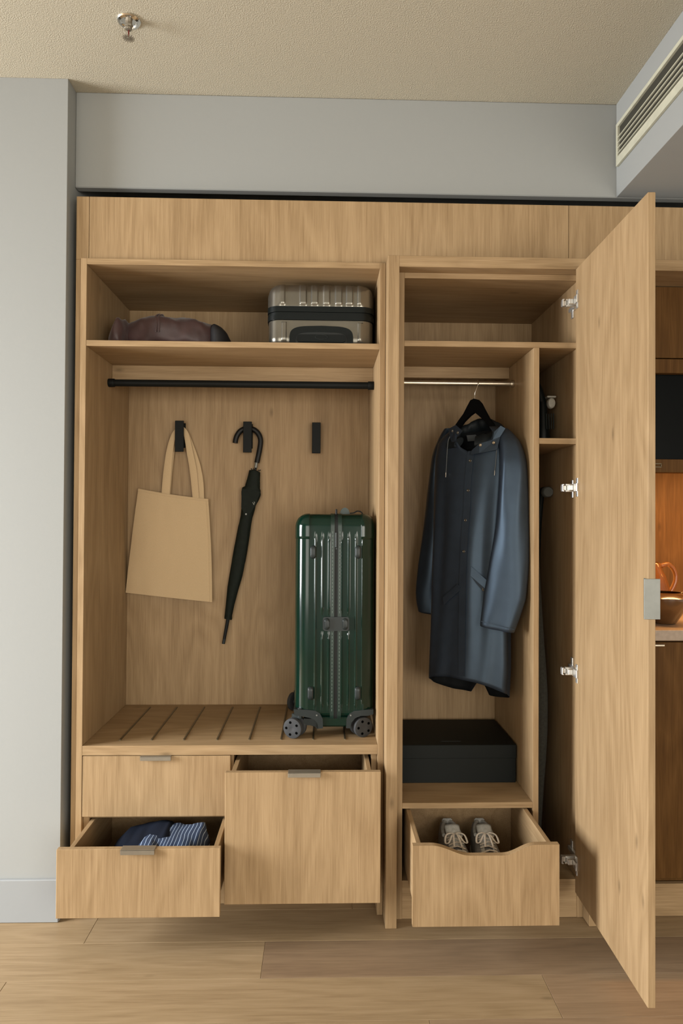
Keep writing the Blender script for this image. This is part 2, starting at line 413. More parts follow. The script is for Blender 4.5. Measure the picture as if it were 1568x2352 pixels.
# scooped drawer front
sx0, sx1, sz0, sz1, syf = 1.0600, 1.4912, 0.1350, 0.3705, -0.2993
top = []
N_ = 60
for k in range(N_+1):
    x = sx1+(sx0-sx1)*k/N_; z = sz1
    a, b, c, d = 1.113, 1.232, 1.325, 1.425; dep = 0.0305
    if a < x < b: t = (x-a)/(b-a); z -= dep*(0.5-0.5*math.cos(PI*t))
    elif b <= x <= c: z -= dep
    elif c < x < d: t = (d-x)/(d-c); z -= dep*(0.5-0.5*math.cos(PI*t))
    top.append((x, z))
scoop = prism([(sx0, sz0), (sx1, sz0)]+top, syf, syf+0.019)
drawer(tc, 0, 0, 0, 0, syf, 0.42, 0.360, 0.150, 1.0745, 1.4795, front_geo=scoop, lbl='pulled-out drawer with a scooped front edge')
# door: hinge edge at (1.619, -0.08), outer edge at (1.603, -0.614)
DA, DB = Vector((1.6190, -0.0800, 0)), Vector((1.6035, -0.6140, 0))
dw = (DB-DA).length; ux = (DB-DA).normalized(); un = Vector((-ux.y, ux.x, 0)); un = un if un.x > 0 else -un
DM = Matrix(((ux.x, un.x, 0, DA.x), (ux.y, un.y, 0, DA.y), (0, 0, 1, 0), (0, 0, 0, 1)))     # local: x along door, y into thickness
door = obj('door', xf(box(0, dw, 0, 0.019, 0.113, 2.1485, 0.001), DM), OAK_V, tc)
door['label'] = 'tall door standing open'
hz = at(1496, 1376, -0.614).z
obj('door_pull', xf(join(box(dw+0.0002, dw+0.0022, -0.0105, 0.0300, hz-0.0505, hz+0.0505, 0.0005),
    box(dw-0.020, dw+0.0001, -0.0022, -0.0002, hz-0.0505, hz+0.0505, 0.0005)), DM), STEEL, tc, door)
for hzz in (2.0440, 1.4300, 0.8260, 0.2080):
    z_ = hzz
    g = [xf(join(box(0.010, 0.026, -0.0030, -0.0003, z_-0.030, z_+0.030, 0.0005), box(0.002, 0.030, -0.0075, -0.0003, z_-0.013, z_+0.013, 0.001)), DM),
         box(1.5975, 1.6225, -0.0780, -0.0600, z_-0.0085, z_+0.0085, 0.0012),
         box(1.5930, 1.6260, -0.0620, -0.0520, z_-0.0130, z_-0.0075, 0.001), box(1.5930, 1.6260, -0.0620, -0.0520, z_+0.0075, z_+0.0130, 0.001),
         box(1.5835, 1.6430, -0.0560, -0.0400, z_-0.0080, z_+0.0080, 0.001),
         box(1.5815, 1.5850, -0.0640, -0.0480, z_-0.0120, z_+0.0120, 0.001),
         box(1.5850, 1.5880, -0.0640, -0.0480, z_+0.0090, z_+0.0120, 0.0005), box(1.5850, 1.5880, -0.0640, -0.0480, z_-0.0120, z_-0.0090, 0.0005),
         box(1.6340, 1.6451, -0.0450, 0.0300, z_-0.0070, z_+0.0070, 0.001), box(1.6405, 1.6451, 0.0060, 0.0240, z_-0.0300, z_+0.0300, 0.001)]
    hg = obj('hinge', join(*g), HINGE, tc, door)
    hg['label'] = 'bright concealed hinge'

# ------------------------------------------------------------------ ceiling sprinkler
def proj(p):
    q = Vector(p)-CAM; d = q.dot(FW); return 784+FPX*q.dot(RT)/d, 1176+FPX*q.dot(DN)/d
sc = Vector((0.2138, -0.290, CEIL_Z))
sp = thing('fire_sprinkler', 'chrome pendent fire sprinkler on the stippled ceiling', 'sprinkler', sc)
obj('escutcheon', lathe([(0.033, -0.0002), (0.034, -0.003), (0.031, -0.006), (0.024, -0.0075), (0.021, -0.006), (0.020, -0.0045), (0.0, -0.0045)], sc, 'z', 40, False), CHROME, sp, smooth=30)
bodyg = obj('sprinkler_body', lathe([(0.010, -0.004), (0.010, -0.014), (0.0125, -0.015), (0.0125, -0.021), (0.009, -0.022), (0.009, -0.028), (0.004, -0.029)], sc, 'z', 8), PEWTER, sp)
frame_pts = [sc+Vector((-0.010, 0, -0.020)), sc+Vector((-0.0115, 0, -0.034)), sc+Vector((-0.008, 0, -0.046)), sc+Vector((0, 0, -0.052)), sc+Vector((0.008, 0, -0.046)), sc+Vector((0.0115, 0, -0.034)), sc+Vector((0.010, 0, -0.020))]
obj('frame_arm', tube(smooth_path(frame_pts), 0.0017, 8), CHROME, sp, smooth=60)
obj('glass_bulb', lathe([(0.001, -0.0275), (0.002, -0.031), (0.0022, -0.038), (0.0015, -0.045), (0.0008, -0.050)], sc, 'z', 10), plain('red_bulb_liquid', (0.12, 0.01, 0.008), 0.1), sp, smooth=60)
dg = [lathe([(0.0055, -0.0525), (0.006, -0.0535), (0.0055, -0.0545)], sc, 'z', 16)]
for k in range(16):
    a = 2*PI*k/16
    b = box(0.005, 0.0175, -0.0013, 0.0013, -0.0541, -0.0531, 0)
    dg.append(mv(xf(b, Matrix.Rotation(a, 4, 'Z')), sc))
obj('deflector', join(*dg), PEWTER, sp)

# ------------------------------------------------------------------ air vent on the bulkhead
vx = BULK_X
vz0, vz1 = 2.553, 2.700
ve = thing('air_vent', 'cream linear air vent with narrow slats on the bulkhead', 'vent', (vx, -0.6, vz0))
y0, y1 = -1.60, 0.040
obj('vent_frame', join(box(vx-0.010, vx-0.0003, y0, y1, vz1-0.013, vz1, 0.001), box(vx-0.010, vx-0.0003, y0, y1, vz0, vz0+0.030, 0.001),
    box(vx-0.010, vx-0.0003, y1-0.012, y1, vz0+0.0301, vz1-0.0131, 0.001), box(vx-0.010, vx-0.0003, y0, y0+0.012, vz0+0.0301, vz1-0.0131, 0.001)), VENT, ve)
obj('vent_shadow_sheet', box(vx-0.0016, vx-0.0004, y0+0.012, y1-0.012, vz0+0.030, vz1-0.013, 0), plain('vent_shadow', (0.035, 0.032, 0.022), 0.9), ve)  # dark sheet paints the shade between the slats
for k in range(4):
    z = vz0+0.0395+k*0.0185
    obj('slat', box(vx-0.0090, vx-0.0030, y0+0.012, y1-0.012, z, z+0.0032, 0.0005), VENT, ve)

# ------------------------------------------------------------------ neighbouring kitchen niche behind the open door
KX0, KX1 = 1.7005, 3.10
kf = obj('kitchen_frame_rail', box(KX0, KX1, PF, 0.0855, 2.1491, 2.1858, 0.001), OAK_H)
tag(kf, 'oak top rail above the kitchen niche right of the open door', 'trim')
kup = thing('upper_kitchen_cabinet', 'dark stained oak wall cabinet at the top of the kitchen niche', 'cabinet', (2.4, 0.28, 1.84))
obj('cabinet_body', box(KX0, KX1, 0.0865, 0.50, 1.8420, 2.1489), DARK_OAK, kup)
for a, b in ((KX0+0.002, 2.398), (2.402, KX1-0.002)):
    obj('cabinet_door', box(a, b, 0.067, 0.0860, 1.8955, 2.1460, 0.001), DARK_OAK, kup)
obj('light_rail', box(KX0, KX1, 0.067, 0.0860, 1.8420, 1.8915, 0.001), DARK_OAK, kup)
BLKGL = plain('black_glass', (0.002, 0.0025, 0.0025), 0.35, spec=0.08)
mw = thing('built_in_microwave', 'black glass built-in appliance between the kitchen niche rails', 'appliance', (2.4, 0.25, 1.539))
obj('appliance_body', box(KX0+0.001, KX1-0.001, 0.100, 0.50, 1.5392, 1.8418), BLACK, mw)
obj('glass_front', box(KX0+0.001, KX1-0.001, 0.090, 0.0998, 1.5392, 1.8418, 0.002), BLKGL, mw)
kr = thing('appliance_shelf', 'oak shelf under the black appliance with a small pull', 'shelf', (2.4, 0.25, 1.49))
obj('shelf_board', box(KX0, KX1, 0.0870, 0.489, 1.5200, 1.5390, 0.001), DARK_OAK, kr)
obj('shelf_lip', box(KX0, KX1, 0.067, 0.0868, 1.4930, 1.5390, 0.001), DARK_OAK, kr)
px = at(1507, 1069, 0.065).x
obj('recessed_pull', join(box(px-0.02, px+0.018, 0.0640, 0.0669, 1.510, 1.513), box(px-0.02, px+0.018, 0.0640, 0.0669, 1.5215, 1.5245), box(px+0.015, px+0.018, 0.0640, 0.0669, 1.5135, 1.5210)), INLAY, kr)
led = thing('under_shelf_light', 'warm strip light under the kitchen niche shelf', 'light', (2.4, 0.12, 1.514))
obj('light_channel', box(KX0+0.05, KX1-0.05, 0.105, 0.130, 1.5140, 1.5199, 0.001), STEEL, led)
dif, dN, dL, dB = new_mat('warm_diffuser'); dB.inputs['Emission Color'].default_value = (1.0, 0.50, 0.16, 1); dB.inputs['Emission Strength'].default_value = 6.0
obj('diffuser', box(KX0+0.052, KX1-0.052, 0.108, 0.127, 1.5125, 1.5139, 0.0003), dif, led)
ll = area('strip_light', (2.38, 0.1175, 1.511), (2.38, 0.34, 1.0), 1.25, 0.018, 17.0, (1.0, 0.54, 0.20))
ll.parent = led; ll.matrix_parent_inverse = Matrix.Translation(-Vector(led.location))
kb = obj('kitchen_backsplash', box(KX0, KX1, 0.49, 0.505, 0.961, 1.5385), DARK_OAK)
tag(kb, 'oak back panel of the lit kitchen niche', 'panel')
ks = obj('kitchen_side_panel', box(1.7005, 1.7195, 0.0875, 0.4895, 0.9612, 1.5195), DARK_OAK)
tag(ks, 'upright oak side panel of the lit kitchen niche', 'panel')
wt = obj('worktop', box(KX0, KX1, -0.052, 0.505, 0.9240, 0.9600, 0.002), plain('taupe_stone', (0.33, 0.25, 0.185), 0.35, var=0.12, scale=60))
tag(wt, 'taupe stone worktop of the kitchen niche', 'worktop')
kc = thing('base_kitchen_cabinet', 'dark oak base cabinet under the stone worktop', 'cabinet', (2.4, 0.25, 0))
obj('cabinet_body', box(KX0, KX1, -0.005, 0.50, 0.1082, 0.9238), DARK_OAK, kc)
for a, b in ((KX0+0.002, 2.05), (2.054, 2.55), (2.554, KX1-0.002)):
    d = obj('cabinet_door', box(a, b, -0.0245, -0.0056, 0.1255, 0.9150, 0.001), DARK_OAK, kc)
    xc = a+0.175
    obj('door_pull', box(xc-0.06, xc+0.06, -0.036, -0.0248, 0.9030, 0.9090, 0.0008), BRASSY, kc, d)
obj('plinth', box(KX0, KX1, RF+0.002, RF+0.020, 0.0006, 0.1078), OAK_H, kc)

# glass ware on the worktop
AMBER = plain('amber_glass', (0.60, 0.26, 0.06), 0.04, trans=0.85, ior=1.45, var=0.02)
BROWNG = plain('smoked_amber_ceramic', (0.10, 0.045, 0.015), 0.18, coat=0.5, var=0.25, scale=14)
jc = Vector((2.052, 0.300, 0.9603))
jug = thing('glass_jug', 'amber glass jug with loop handle behind the brown bowl', 'jug', jc)
outer = [(0.052, 0.000), (0.060, 0.008), (0.068, 0.06), (0.066, 0.11), (0.052, 0.155), (0.036, 0.185), (0.034, 0.20)]
inner = [(r-0.004, h+0.004) for r, h in reversed(outer)]
obj('jug_body', lathe(outer+inner[:-1]+[(0.0001, 0.006)], jc, 'z', 40), AMBER, jug, smooth=50)
hp = [jc+Vector(p) for p in ((0.036, -0.01, 0.19), (0.062, -0.012, 0.197), (0.085, -0.014, 0.17), (0.088, -0.014, 0.13), (0.066, -0.012, 0.085))]
obj('handle', tube(smooth_path(hp), 0.009, 12), AMBER, jug, smooth=60)
bc = Vector((2.005, 0.100, 0.9603))
bowl = thing('brown_bowl', 'wide brown glazed bowl on the stone worktop beside the door', 'bowl', bc)
ob = [(0.034, 0.0), (0.038, 0.003), (0.064, 0.045), (0.086, 0.082), (0.086, 0.094), (0.070, 0.106), (0.058, 0.110)]
ib = [(r-0.005, h) for r, h in reversed(ob[2:])]
obj('bowl_body', lathe(ob+ib+[(0.030, 0.012), (0.0001, 0.010)], bc, 'z', 48), BROWNG, bowl, smooth=50)
obj('spout', tube([bc+Vector((0.050, -0.03, 0.106)), bc+Vector((0.062, -0.04, 0.114)), bc+Vector((0.075, -0.048, 0.114))], [0.012, 0.010, 0.008], 12), BROWNG, bowl, smooth=60)

# ------------------------------------------------------------------ green suitcase on the bench
GREEN = plain('dark_green_polycarbonate', (0.001, 0.014, 0.0088), 0.13, spec=0.4, var=0.15, scale=8)
GREENF = plain('green_frame_trim', (0.004, 0.018, 0.013), 0.35)
GUN = plain('gunmetal_plastic', (0.016, 0.021, 0.021), 0.36, spec=0.3)
RUB = plain('dark_rubber', (0.006, 0.007, 0.007), 0.6, spec=0.25)
WHEEL = plain('grey_wheel_plastic', (0.042, 0.043, 0.045), 0.6, spec=0.15)
def perimeter(W, D, r, nf=110):
    P = []
    for k in range(nf+1): P.append((-W/2+r+(W-2*r)*k/nf, -D/2, 0, -1, 'f'))
    def arc(cx, cy, a0):
        for k in range(1, 8):
            a = math.radians(a0+90*k/8); P.append((cx+r*math.cos(a), cy+r*math.sin(a), math.cos(a), math.sin(a), 'c'))
    arc(W/2-r, -D/2+r, -90)
    for k in range(61): P.append((W/2, -D/2+r+(D-2*r)*k/60, 1, 0, 's'))
    arc(W/2-r, D/2-r, 0)
    for k in range(13): P.append((W/2-r-(W-2*r)*k/12, D/2, 0, 1, 'b'))
    arc(-W/2+r, D/2-r, 90)
    for k in range(61): P.append((-W/2, D/2-r-(D-2*r)*k/60, -1, 0, 's'))
    arc(-W/2+r, -D/2+r, 180)
    return P
def ridge(d, half=0.0036, flank=0.0016):
    d = abs(d); return 1.0 if d < half-flank else max(0.0, (half-d)/flank) if d < half else 0.0
def shell(c, W, D, r, z0, z1, rt, rb, disp, levels):
    P = perimeter(W, D, r); rings = []
    zs = [z0+rb*(1-math.cos(a)) for a in [PI/2*k/6 for k in range(6)]]+[z0+rb+(z1-rt-z0-rb)*k/levels for k in range(levels+1)]+[z1-rt*(1-math.sin(a)) for a in [PI/2*k/8 for k in range(1, 9)]]
    for z in zs:
        e = 0.0
        if z < z0+rb: e = rb-math.sqrt(max(0, rb*rb-(z0+rb-z)**2))
        if z > z1-rt: e = rt-math.sqrt(max(0, rt*rt-(z-z1+rt)**2))
        e = min(e, r*0.97)
        rings.append([Vector((c[0]+x-nx*(e-disp(x, y, z, f)), c[1]+y-ny*(e-disp(x, y, z, f)), z)) for x, y, nx, ny, f in P])
    return loft(rings)
GX0, GX1, GY0 = 0.6985, 0.9745, 0.0740
gW, gD = GX1-GX0, 0.405
gc = Vector(((GX0+GX1)/2, GY0+gD/2, 0.5671))
gs = thing('green_suitcase', 'large glossy dark green ribbed suitcase standing on the bench', 'suitcase', gc)
gz0, gz1 = 0.640, 1.3405
fr = [at(u, 1350, GY0).x-gc.x for u in (705, 724, 740, 755, 784, 800, 817, 833)]
hzc = 0.961
def gdisp(x, y, z, f):
    lo, hi = gz0+0.028, gz1-0.075
    m = max(0, min(1, (z-lo)/0.012))*max(0, min(1, (hi-z)/0.012))
    if f == 'f':
        v = 0
        for k, q in enumerate(fr):
            mm = m
            if k in (2, 3, 4, 5) and abs(z-hzc) < 0.042: mm = 0
            v = max(v, mm*ridge(x-q))
        return 0.0028*v
    if f == 's':
        v = 0
        for k in range(9): v = max(v, m*ridge(y-(-0.155+k*0.039)))
        return 0.0022*v
    return 0.0
g = shell(gc, gW, gD, 0.045, gz0, gz1, 0.045, 0.012, gdisp, 56)
body = obj('shell', g, GREEN, gs, smooth=38)
obj('lower_shell', box(gc.x-0.052, gc.x+0.052, GY0+0.001, GY0+gD-0.02, 0.604, 0.6405, 0.006), GREEN, gs)
# frame band round the middle: swept rounded rectangle in the y-z plane
def yz_loop(D, z0, z1, r, yc, grow, n=8):
    pts = []
    for cy, cz, a0 in ((D/2-r, z1-r, 0), (-D/2+r, z1-r, 90), (-D/2+r, z0+r, 180), (D/2-r, z0+r, 270)):
        for k in range(n+1):
            a = math.radians(a0+90*k/n); pts.append((yc+cy+(r+grow)*math.cos(a), cz+(r+grow)*math.sin(a)))
    return pts
def band(xc, w, grow, z0, z1, D, yc, r=0.043, dep=0.006):
    out = yz_loop(D, z0, z1, r, yc, grow); inn = yz_loop(D, z0, z1, r, yc, grow-dep)
    rings = [[Vector((x, p[0], p[1])) for p in L] for x, L in ((xc-w/2, inn), (xc-w/2, out), (xc+w/2, out), (xc+w/2, inn))]
    rings.append(rings[0]); V, F = loft(rings, True, False, False)
    n = len(out); F = [tuple(i-4*n if i >= 4*n else i for i in f) for f in F]; return V[:4*n], F
xm = at(771.5, 1350, GY0).x
for s in (-1, 1):
    fb = obj('frame_trim', band(xm+s*0.0125, 0.013, 0.0022, 0.6045, gz1, gD, gc.y), GREENF, gs, smooth=40)
    st = [box(xm+s*0.0125-0.0009, xm+s*0.0125+0.0009, GY0-0.0030, GY0-0.0021, 0.66+k*0.0125, 0.668+k*0.0125, 0) for k in range(50) if abs(0.664+k*0.0125-hzc) > 0.034]
    so = obj('stitching', join(*st), plain('stitch_thread_%d' % s, (0.10, 0.14, 0.12), 0.6), gs, fb); so['kind'] = 'stuff'
obj('zip_gap', band(xm, 0.0120, 0.0010, 0.6035, gz1+0.001, gD, gc.y), RUB, gs, smooth=40)
lock = at(771.5, 1240, GY0)
obj('lock_slider', join(box(xm-0.0035, xm+0.0035, GY0-0.0045, GY0-0.0008, lock.z-0.026, lock.z+0.026, 0.0012),
    lathe([(0.0032, -0.0062), (0.0032, -0.004)], (xm, GY0, lock.z-0.030), 'y', 14)), GUN, gs)
zt = at(772, 1176, GY0).z
obj('zip_pull', box(xm-0.0035, xm+0.0035, GY0+0.012, GY0+0.020, gz1-0.002, zt+0.010, 0.0015), RUB, gs)
# corner caps at the top: thin shells slightly proud of the body
for s in (-1, 1):
    def cdisp(x, y, z, f): return 0.0016
    P = [p for p in perimeter(gW, gD, 0.045) if (s*p[0] > gW/2-0.0500) and p[1] < -gD/2+0.115]
    if s < 0:
        k0 = min(range(len(P)), key=lambda i: -P[i][1]*10+P[i][0]); P = P[k0:]+P[:k0] if False else sorted(P, key=lambda p: (math.atan2(p[1]-(-gD/2+0.045), p[0]-(-gW/2+0.05))) % (2*PI))
    else: P = sorted(P, key=lambda p: (math.atan2(p[1]-(-gD/2+0.045), p[0]-(gW/2-0.05))) )
    rings = []
    zlow = at(690, 1238, GY0).z
    zz = [zlow+(gz1-0.045-zlow)*k/4 for k in range(5)]+[gz1-0.045*(1-math.sin(PI/2*k/10)) for k in range(1, 10)]
    for z in zz:
        e = 0.045-math.sqrt(max(0, 0.045**2-max(0, z-gz1+0.045)**2)); e = min(e, 0.0435)
        rings.append([Vector((gc.x+x-nx*(e-0.0018), gc.y+y-ny*(e-0.0018), z+(0.0012 if z > gz1-0.02 else 0))) for x, y, nx, ny, f in P])
    o = obj('corner_cap', loft(rings, False, False, False), GREEN, gs, smooth=50)
    md = o.modifiers.new('thick', 'SOLIDIFY'); md.thickness = 0.0016; md.offset = 0
# four side feet
for u, v in ((719, 1268), (822, 1268), (713, 1592), (821, 1592)):
    p = at(u, v, GY0)
    pts = rrect(0.0195, 0.043, 0.0085)
    rings = [[Vector((p.x+a*k, GY0-h, p.z+b*k)) for a, b in pts] for h, k in ((-0.002, 1.08), (0.0035, 1.05), (0.0075, 0.92), (0.0095, 0.70), (0.0100, 0.35))]
    obj('side_foot', loft(rings), GUN, gs, smooth=50)
# carry handle in the middle
hx0, hx1 = at(741, 1433, GY0).x, at(801.5, 1433, GY0).x; hxc = (hx0+hx1)/2
hd = obj('side_handle', prism([(hxc+a, hzc+b) for a, b in rrect(hx1-hx0, 0.048, 0.010)], GY0-0.0075, GY0+0.004), GUN, gs, smooth=30)
for s in (-1, 1):
    pts = rrect(0.019, 0.040, 0.009); xx = hxc+s*0.0315
    rings = [[Vector((xx+a*k, GY0-h, hzc+b*k)) for a, b in pts] for h, k in ((0.007, 1.0), (0.0115, 0.97), (0.0145, 0.85), (0.0155, 0.5))]
    obj('handle_pad', loft(rings), GUN, gs, hd, smooth=50)
# bottom corner guards
def px_poly(L, Y): return [(at(u, v, Y).x, at(u, v, Y).z) for u, v in L]
gl = [(674.0, 1628.5), (710, 1630), (723, 1632), (735, 1639), (741, 1651), (741.5, 1672), (730.3, 1673), (729, 1662), (722, 1653), (712, 1648.5), (700, 1646), (676, 1642)]
gr = [(794.5, 1672), (795.5, 1651), (802, 1639), (813, 1632.5), (826, 1631), (857, 1629), (857, 1640), (846, 1643), (828, 1643.5), (815, 1649), (806, 1660), (804, 1672)]
for L in (gl, gr):
    cgd = obj('corner_guard', prism(px_poly(L, GY0), GY0-0.004, GY0+0.075), GUN, gs, smooth=25)
    cx = sum(p[0] for p in L)/len(L)
    q = at(727 if cx < 760 else 805, 1643, GY0-0.004)
    obj('rivet', lathe([(0.0026, -0.0012), (0.0026, 0.0004)], q, 'y', 12), STEEL, gs, cgd)
al = [(697, 1649), (729, 1650), (731, 1672), (727, 1672), (722, 1667), (712, 1664.5), (697, 1664)]
obj('wheel_arch', prism(px_poly(al, GY0+0.02), GY0+0.012, GY0+0.07), GUN, gs, smooth=25)
# wheels
HOLE_SHADE = plain('painted_hole_shade', (0.002, 0.002, 0.002), 1.0, spec=0.0)  # black discs paint the shade of open holes in the wheels
def wheel(c, yaw, name='wheel', holes=True):
    """twin caster: two discs on a fork; axle direction turned by yaw from -y"""
    m = Matrix.Translation(c) @ Matrix.Rotation(yaw, 4, 'Z')
    R = 0.0345; wl = obj(name, join(xf(lathe([(0.006, -0.0255), (0.0075, -0.0262), (R-0.006, -0.0255), (R-0.001, -0.0240), (R, -0.0215), (R, -0.0115), (R-0.003, -0.0095), (0.012, -0.009), (0.006, -0.002),
               (0.006, 0.002), (0.012, 0.009), (R-0.003, 0.0095), (R, 0.0115), (R, 0.0215), (R-0.001, 0.0240), (R-0.006, 0.0255), (0.006, 0.0262)], (0, 0, 0), 'y', 36), m)), WHEEL, gs, smooth=35)
    if holes:
        hg = [xf(mv(lathe([(0.0046, -0.0264), (0.0046, -0.022)], (0, 0, 0), 'y', 14), (0.0215*math.cos(a), 0, 0.0215*math.sin(a))), m) for a in [PI/2+2*PI*k/5+0.3 for k in range(5)]]
        for h in hg: obj('painted_spoke_hole', h, HOLE_SHADE, gs, wl)
    fk = join(xf(box(-0.011, 0.011, -0.008, 0.008, 0.004, 0.046, 0.002), m), xf(mv(lathe([(0.009, 0.0), (0.009, 0.034)], (0, 0, 0), 'z', 14), (0.018, 0, 0.034)), m), xf(box(-0.006, 0.026, -0.0078, 0.0078, 0.030, 0.043, 0.002), m))
    obj('caster_fork', fk, GUN, gs, wl, smooth=35)
WZ = 0.5672+0.0346
wheel(Vector((at(677, 1675, 0.062).x, 0.089, WZ)), math.radians(-24))
wheel(Vector((at(829, 1672, 0.075).x, 0.101, WZ)), math.radians(24))
wheel(Vector((0.694, 0.420, WZ)), math.radians(60), holes=False)
wheel(Vector((0.925, 0.420, WZ)), math.radians(-30), holes=False)
# top handle bump and loose strap
th = at(795, 1172, 0.11)
dome = [(th.x-0.003+0.0175*math.cos(a_), gz1-0.006+0.030*math.sin(a_)**0.8) for a_ in [PI*k/14 for k in range(15)]]
obj('top_handle', prism(dome, 0.165, 0.245), GREENF, gs, smooth=40)
sp_ = [at(u, v, 0.13) for u, v in ((803, 1179), (812, 1178), (820, 1174), (828, 1175.5), (833, 1181), (836, 1186))]
obj('luggage_strap', tube(smooth_path(sp_), 0.0022, 8), RUB, gs, smooth=60)

# ------------------------------------------------------------------ silver suitcase on the hat shelf
SILV = plain('champagne_silver_shell', (0.20, 0.187, 0.158), 0.26, 0.8, var=0.10, scale=10)
BPL = plain('black_moulded_plastic', (0.004, 0.006, 0.006), 0.38, spec=0.2)
sX0, sX1, sY0 = 0.5945, 0.9680, 0.090; sW, sD = sX1-sX0, 0.40
sc_ = Vector(((sX0+sX1)/2, sY0+sD/2, 1.9155))
ss = thing('silver_suitcase', 'silver ribbed cabin suitcase lying flat on the upper shelf', 'suitcase', sc_)
zb = lambda v: at(735, v, sY0).z
zA, zB, zC = zb(735), zb(704), 2.1510
rx = [at(u, 690, sY0).x-sc_.x for u in (643, 690, 713, 738, 768, 797, 823)]
rx = [-0.137, -0.062, -0.022, 0.02, 0.062, 0.100, 0.140]
def wide(d, half, fl): d = abs(d); return 1.0 if d < half-fl else max(0.0, (half-d)/fl) if d < half else 0.0
def updisp(x, y, z, f):
    m = max(0, min(1, (z-zB-0.004)/0.006))
    if f == 'f': return 0.005*m*max(wide(x-q, 0.013, 0.004) for q in rx)
    if f == 's': return 0.005*m*max(wide(y-q, 0.013, 0.004) for q in (-0.12, -0.05, 0.03, 0.1))
    return 0
upper = obj('upper_shell', shell(sc_, sW-0.004, sD-0.004, 0.045, zB, zC, 0.035, 0.002, updisp, 10), SILV, ss, smooth=35)
for q in rx:
    obj('top_rib', box(sc_.x+q-0.010, sc_.x+q+0.010, sY0+0.040, sY0+sD-0.04, zC-0.001, zC+0.0035, 0.002), SILV, ss, upper)
def lodisp(x, y, z, f):
    if f == 'f' and zA-0.075 < z < zA-0.008: return 0.004*max(wide(x-q, 0.009, 0.003) for q in (-0.128, 0.138))
    return 0
obj('lower_shell', shell(sc_, sW-0.004, sD-0.004, 0.045, 1.9162, zA, 0.002, 0.040, lodisp, 24), SILV, ss, smooth=35)
for k, (za, zb_, pr) in enumerate(((zA, zA+0.0165, 0.004), (zA+0.0172, zA+0.0265, 0.0015), (zA+0.0275, zB, 0.004))):
    pts = rrect(sW+2*pr-0.004, sD+2*pr-0.004, 0.045)
    obj('zip_band', prism([(sc_.x+a, sc_.y+b) for a, b in pts], za, zb_, 'z'), BPL, ss, smooth=40)
# recessed pull handle housing on the end face
p0, p1 = at(664, 780, sY0-0.004).x, at(811, 780, sY0-0.004).x; ztop = at(735, 748.5, sY0-0.004).z; pc = (p0+p1)/2; pw = p1-p0
def housing(w, ht, bow, z0):
    pts = []
    for k in range(21):
        a = PI*k/20; x = math.copysign(abs(math.cos(a))**0.35, math.cos(a))*w/2; z = z0+(ht-z0)*(abs(math.sin(a))**0.32)+bow*(1-(2*x/w)**2)
        pts.append((pc+x, z))
    return pts
hs = obj('handle_housing', prism(housing(pw, ztop-0.006, 0.006, 1.9175), sY0-0.006, sY0+0.01), BPL, ss, smooth=30)
obj('painted_recess_shade', prism(housing(pw*0.80, ztop-0.026, 0.003, 1.9180), sY0-0.0066, sY0-0.0058), DARK, ss, hs)  # dark plate paints the shade of a hollow behind the grip
grip = prism([(pc+a, 1.951+b) for a, b in rrect(pw*0.76, 0.026, 0.011)], sY0-0.016, sY0-0.0062)
gp = obj('pull_handle', grip, BPL, ss, hs, smooth=30)
ov = [Vector((pc+0.021*math.cos(a), sY0-0.0164, 1.9545+0.0085*math.sin(a))) for a in [2*PI*k/28 for k in range(28)]]
obj('release_button', tube(ov, 0.0009, 6, closed=True), GUN, ss, gp, smooth=60)
for x in (sX0-0.006, sX1-0.03):
    obj('shell_foot', lathe([(0.016, 0.0), (0.018, 0.004), (0.018, 0.026), (0.014, 0.03)], (x+0.012, sY0+0.10, 1.9157), 'z', 20), BPL, ss, smooth=40)

# ------------------------------------------------------------------ folded maroon garment bag on the hat shelf
MAROON = plain('maroon_nylon', (0.045, 0.019, 0.018), 0.5, var=0.2, scale=30, sheen=0.2)
MAROOND = plain('black_lining', (0.006, 0.005, 0.006), 0.7)
mgx0, mgx1, mgy0, mgy1 = 0.040, 0.437, 0.110, 0.400
mg = thing('folded_jacket', 'folded maroon jacket lying on the upper shelf beside the silver suitcase', 'jacket', ((mgx0+mgx1)/2, 0.24, 1.9155))
hprof = [(0.0, 0.030), (0.06, 0.060), (0.13, 0.078), (0.22, 0.088), (0.32, 0.097), (0.42, 0.099), (0.55, 0.094), (0.68, 0.092), (0.80, 0.086), (0.9, 0.070), (0.97, 0.050), (1.0, 0.028)]
def lump(x0, x1, y0, y1, z0, hp, amp, seed, nu=56, nr=40, front_bias=0.0):
    rings = []
    for i in range(nu+1):
        s = i/nu; x = x0+(x1-x0)*s; h = interp(hp, s)
        ye = 0.10+0.9*min(1, math.sin(PI*min(max(s, 0.02), 0.98))**0.35)
        ring = []
        for k in range(nr):
            a = 2*PI*k/nr; ca, sa = math.cos(a), math.sin(a)
            yy = math.copysign(abs(ca)**0.55, ca)*0.5*(y1-y0)*ye
            zz = math.copysign(abs(sa)**0.62, sa)*0.5*h+0.5*h
            n1 = nz((x*16+seed, yy*16, zz*16))*amp+nz((x*45+seed, yy*30, zz*45))*amp*0.45
            fac = max(0, min(1, zz/0.012))
            ring.append(Vector((x+n1*0.5*fac, (y0+y1)/2+yy+ca*n1*fac, max(z0+0.0004, z0+zz+sa*n1*fac))))
        rings.append(ring)
    return loft(rings)
jb = obj('jacket_body', lump(mgx0, mgx1, mgy0, mgy1, 1.9155, [(a, b+0.037) for a, b in hprof], 0.010, 3.1), MAROON, mg, smooth=60)
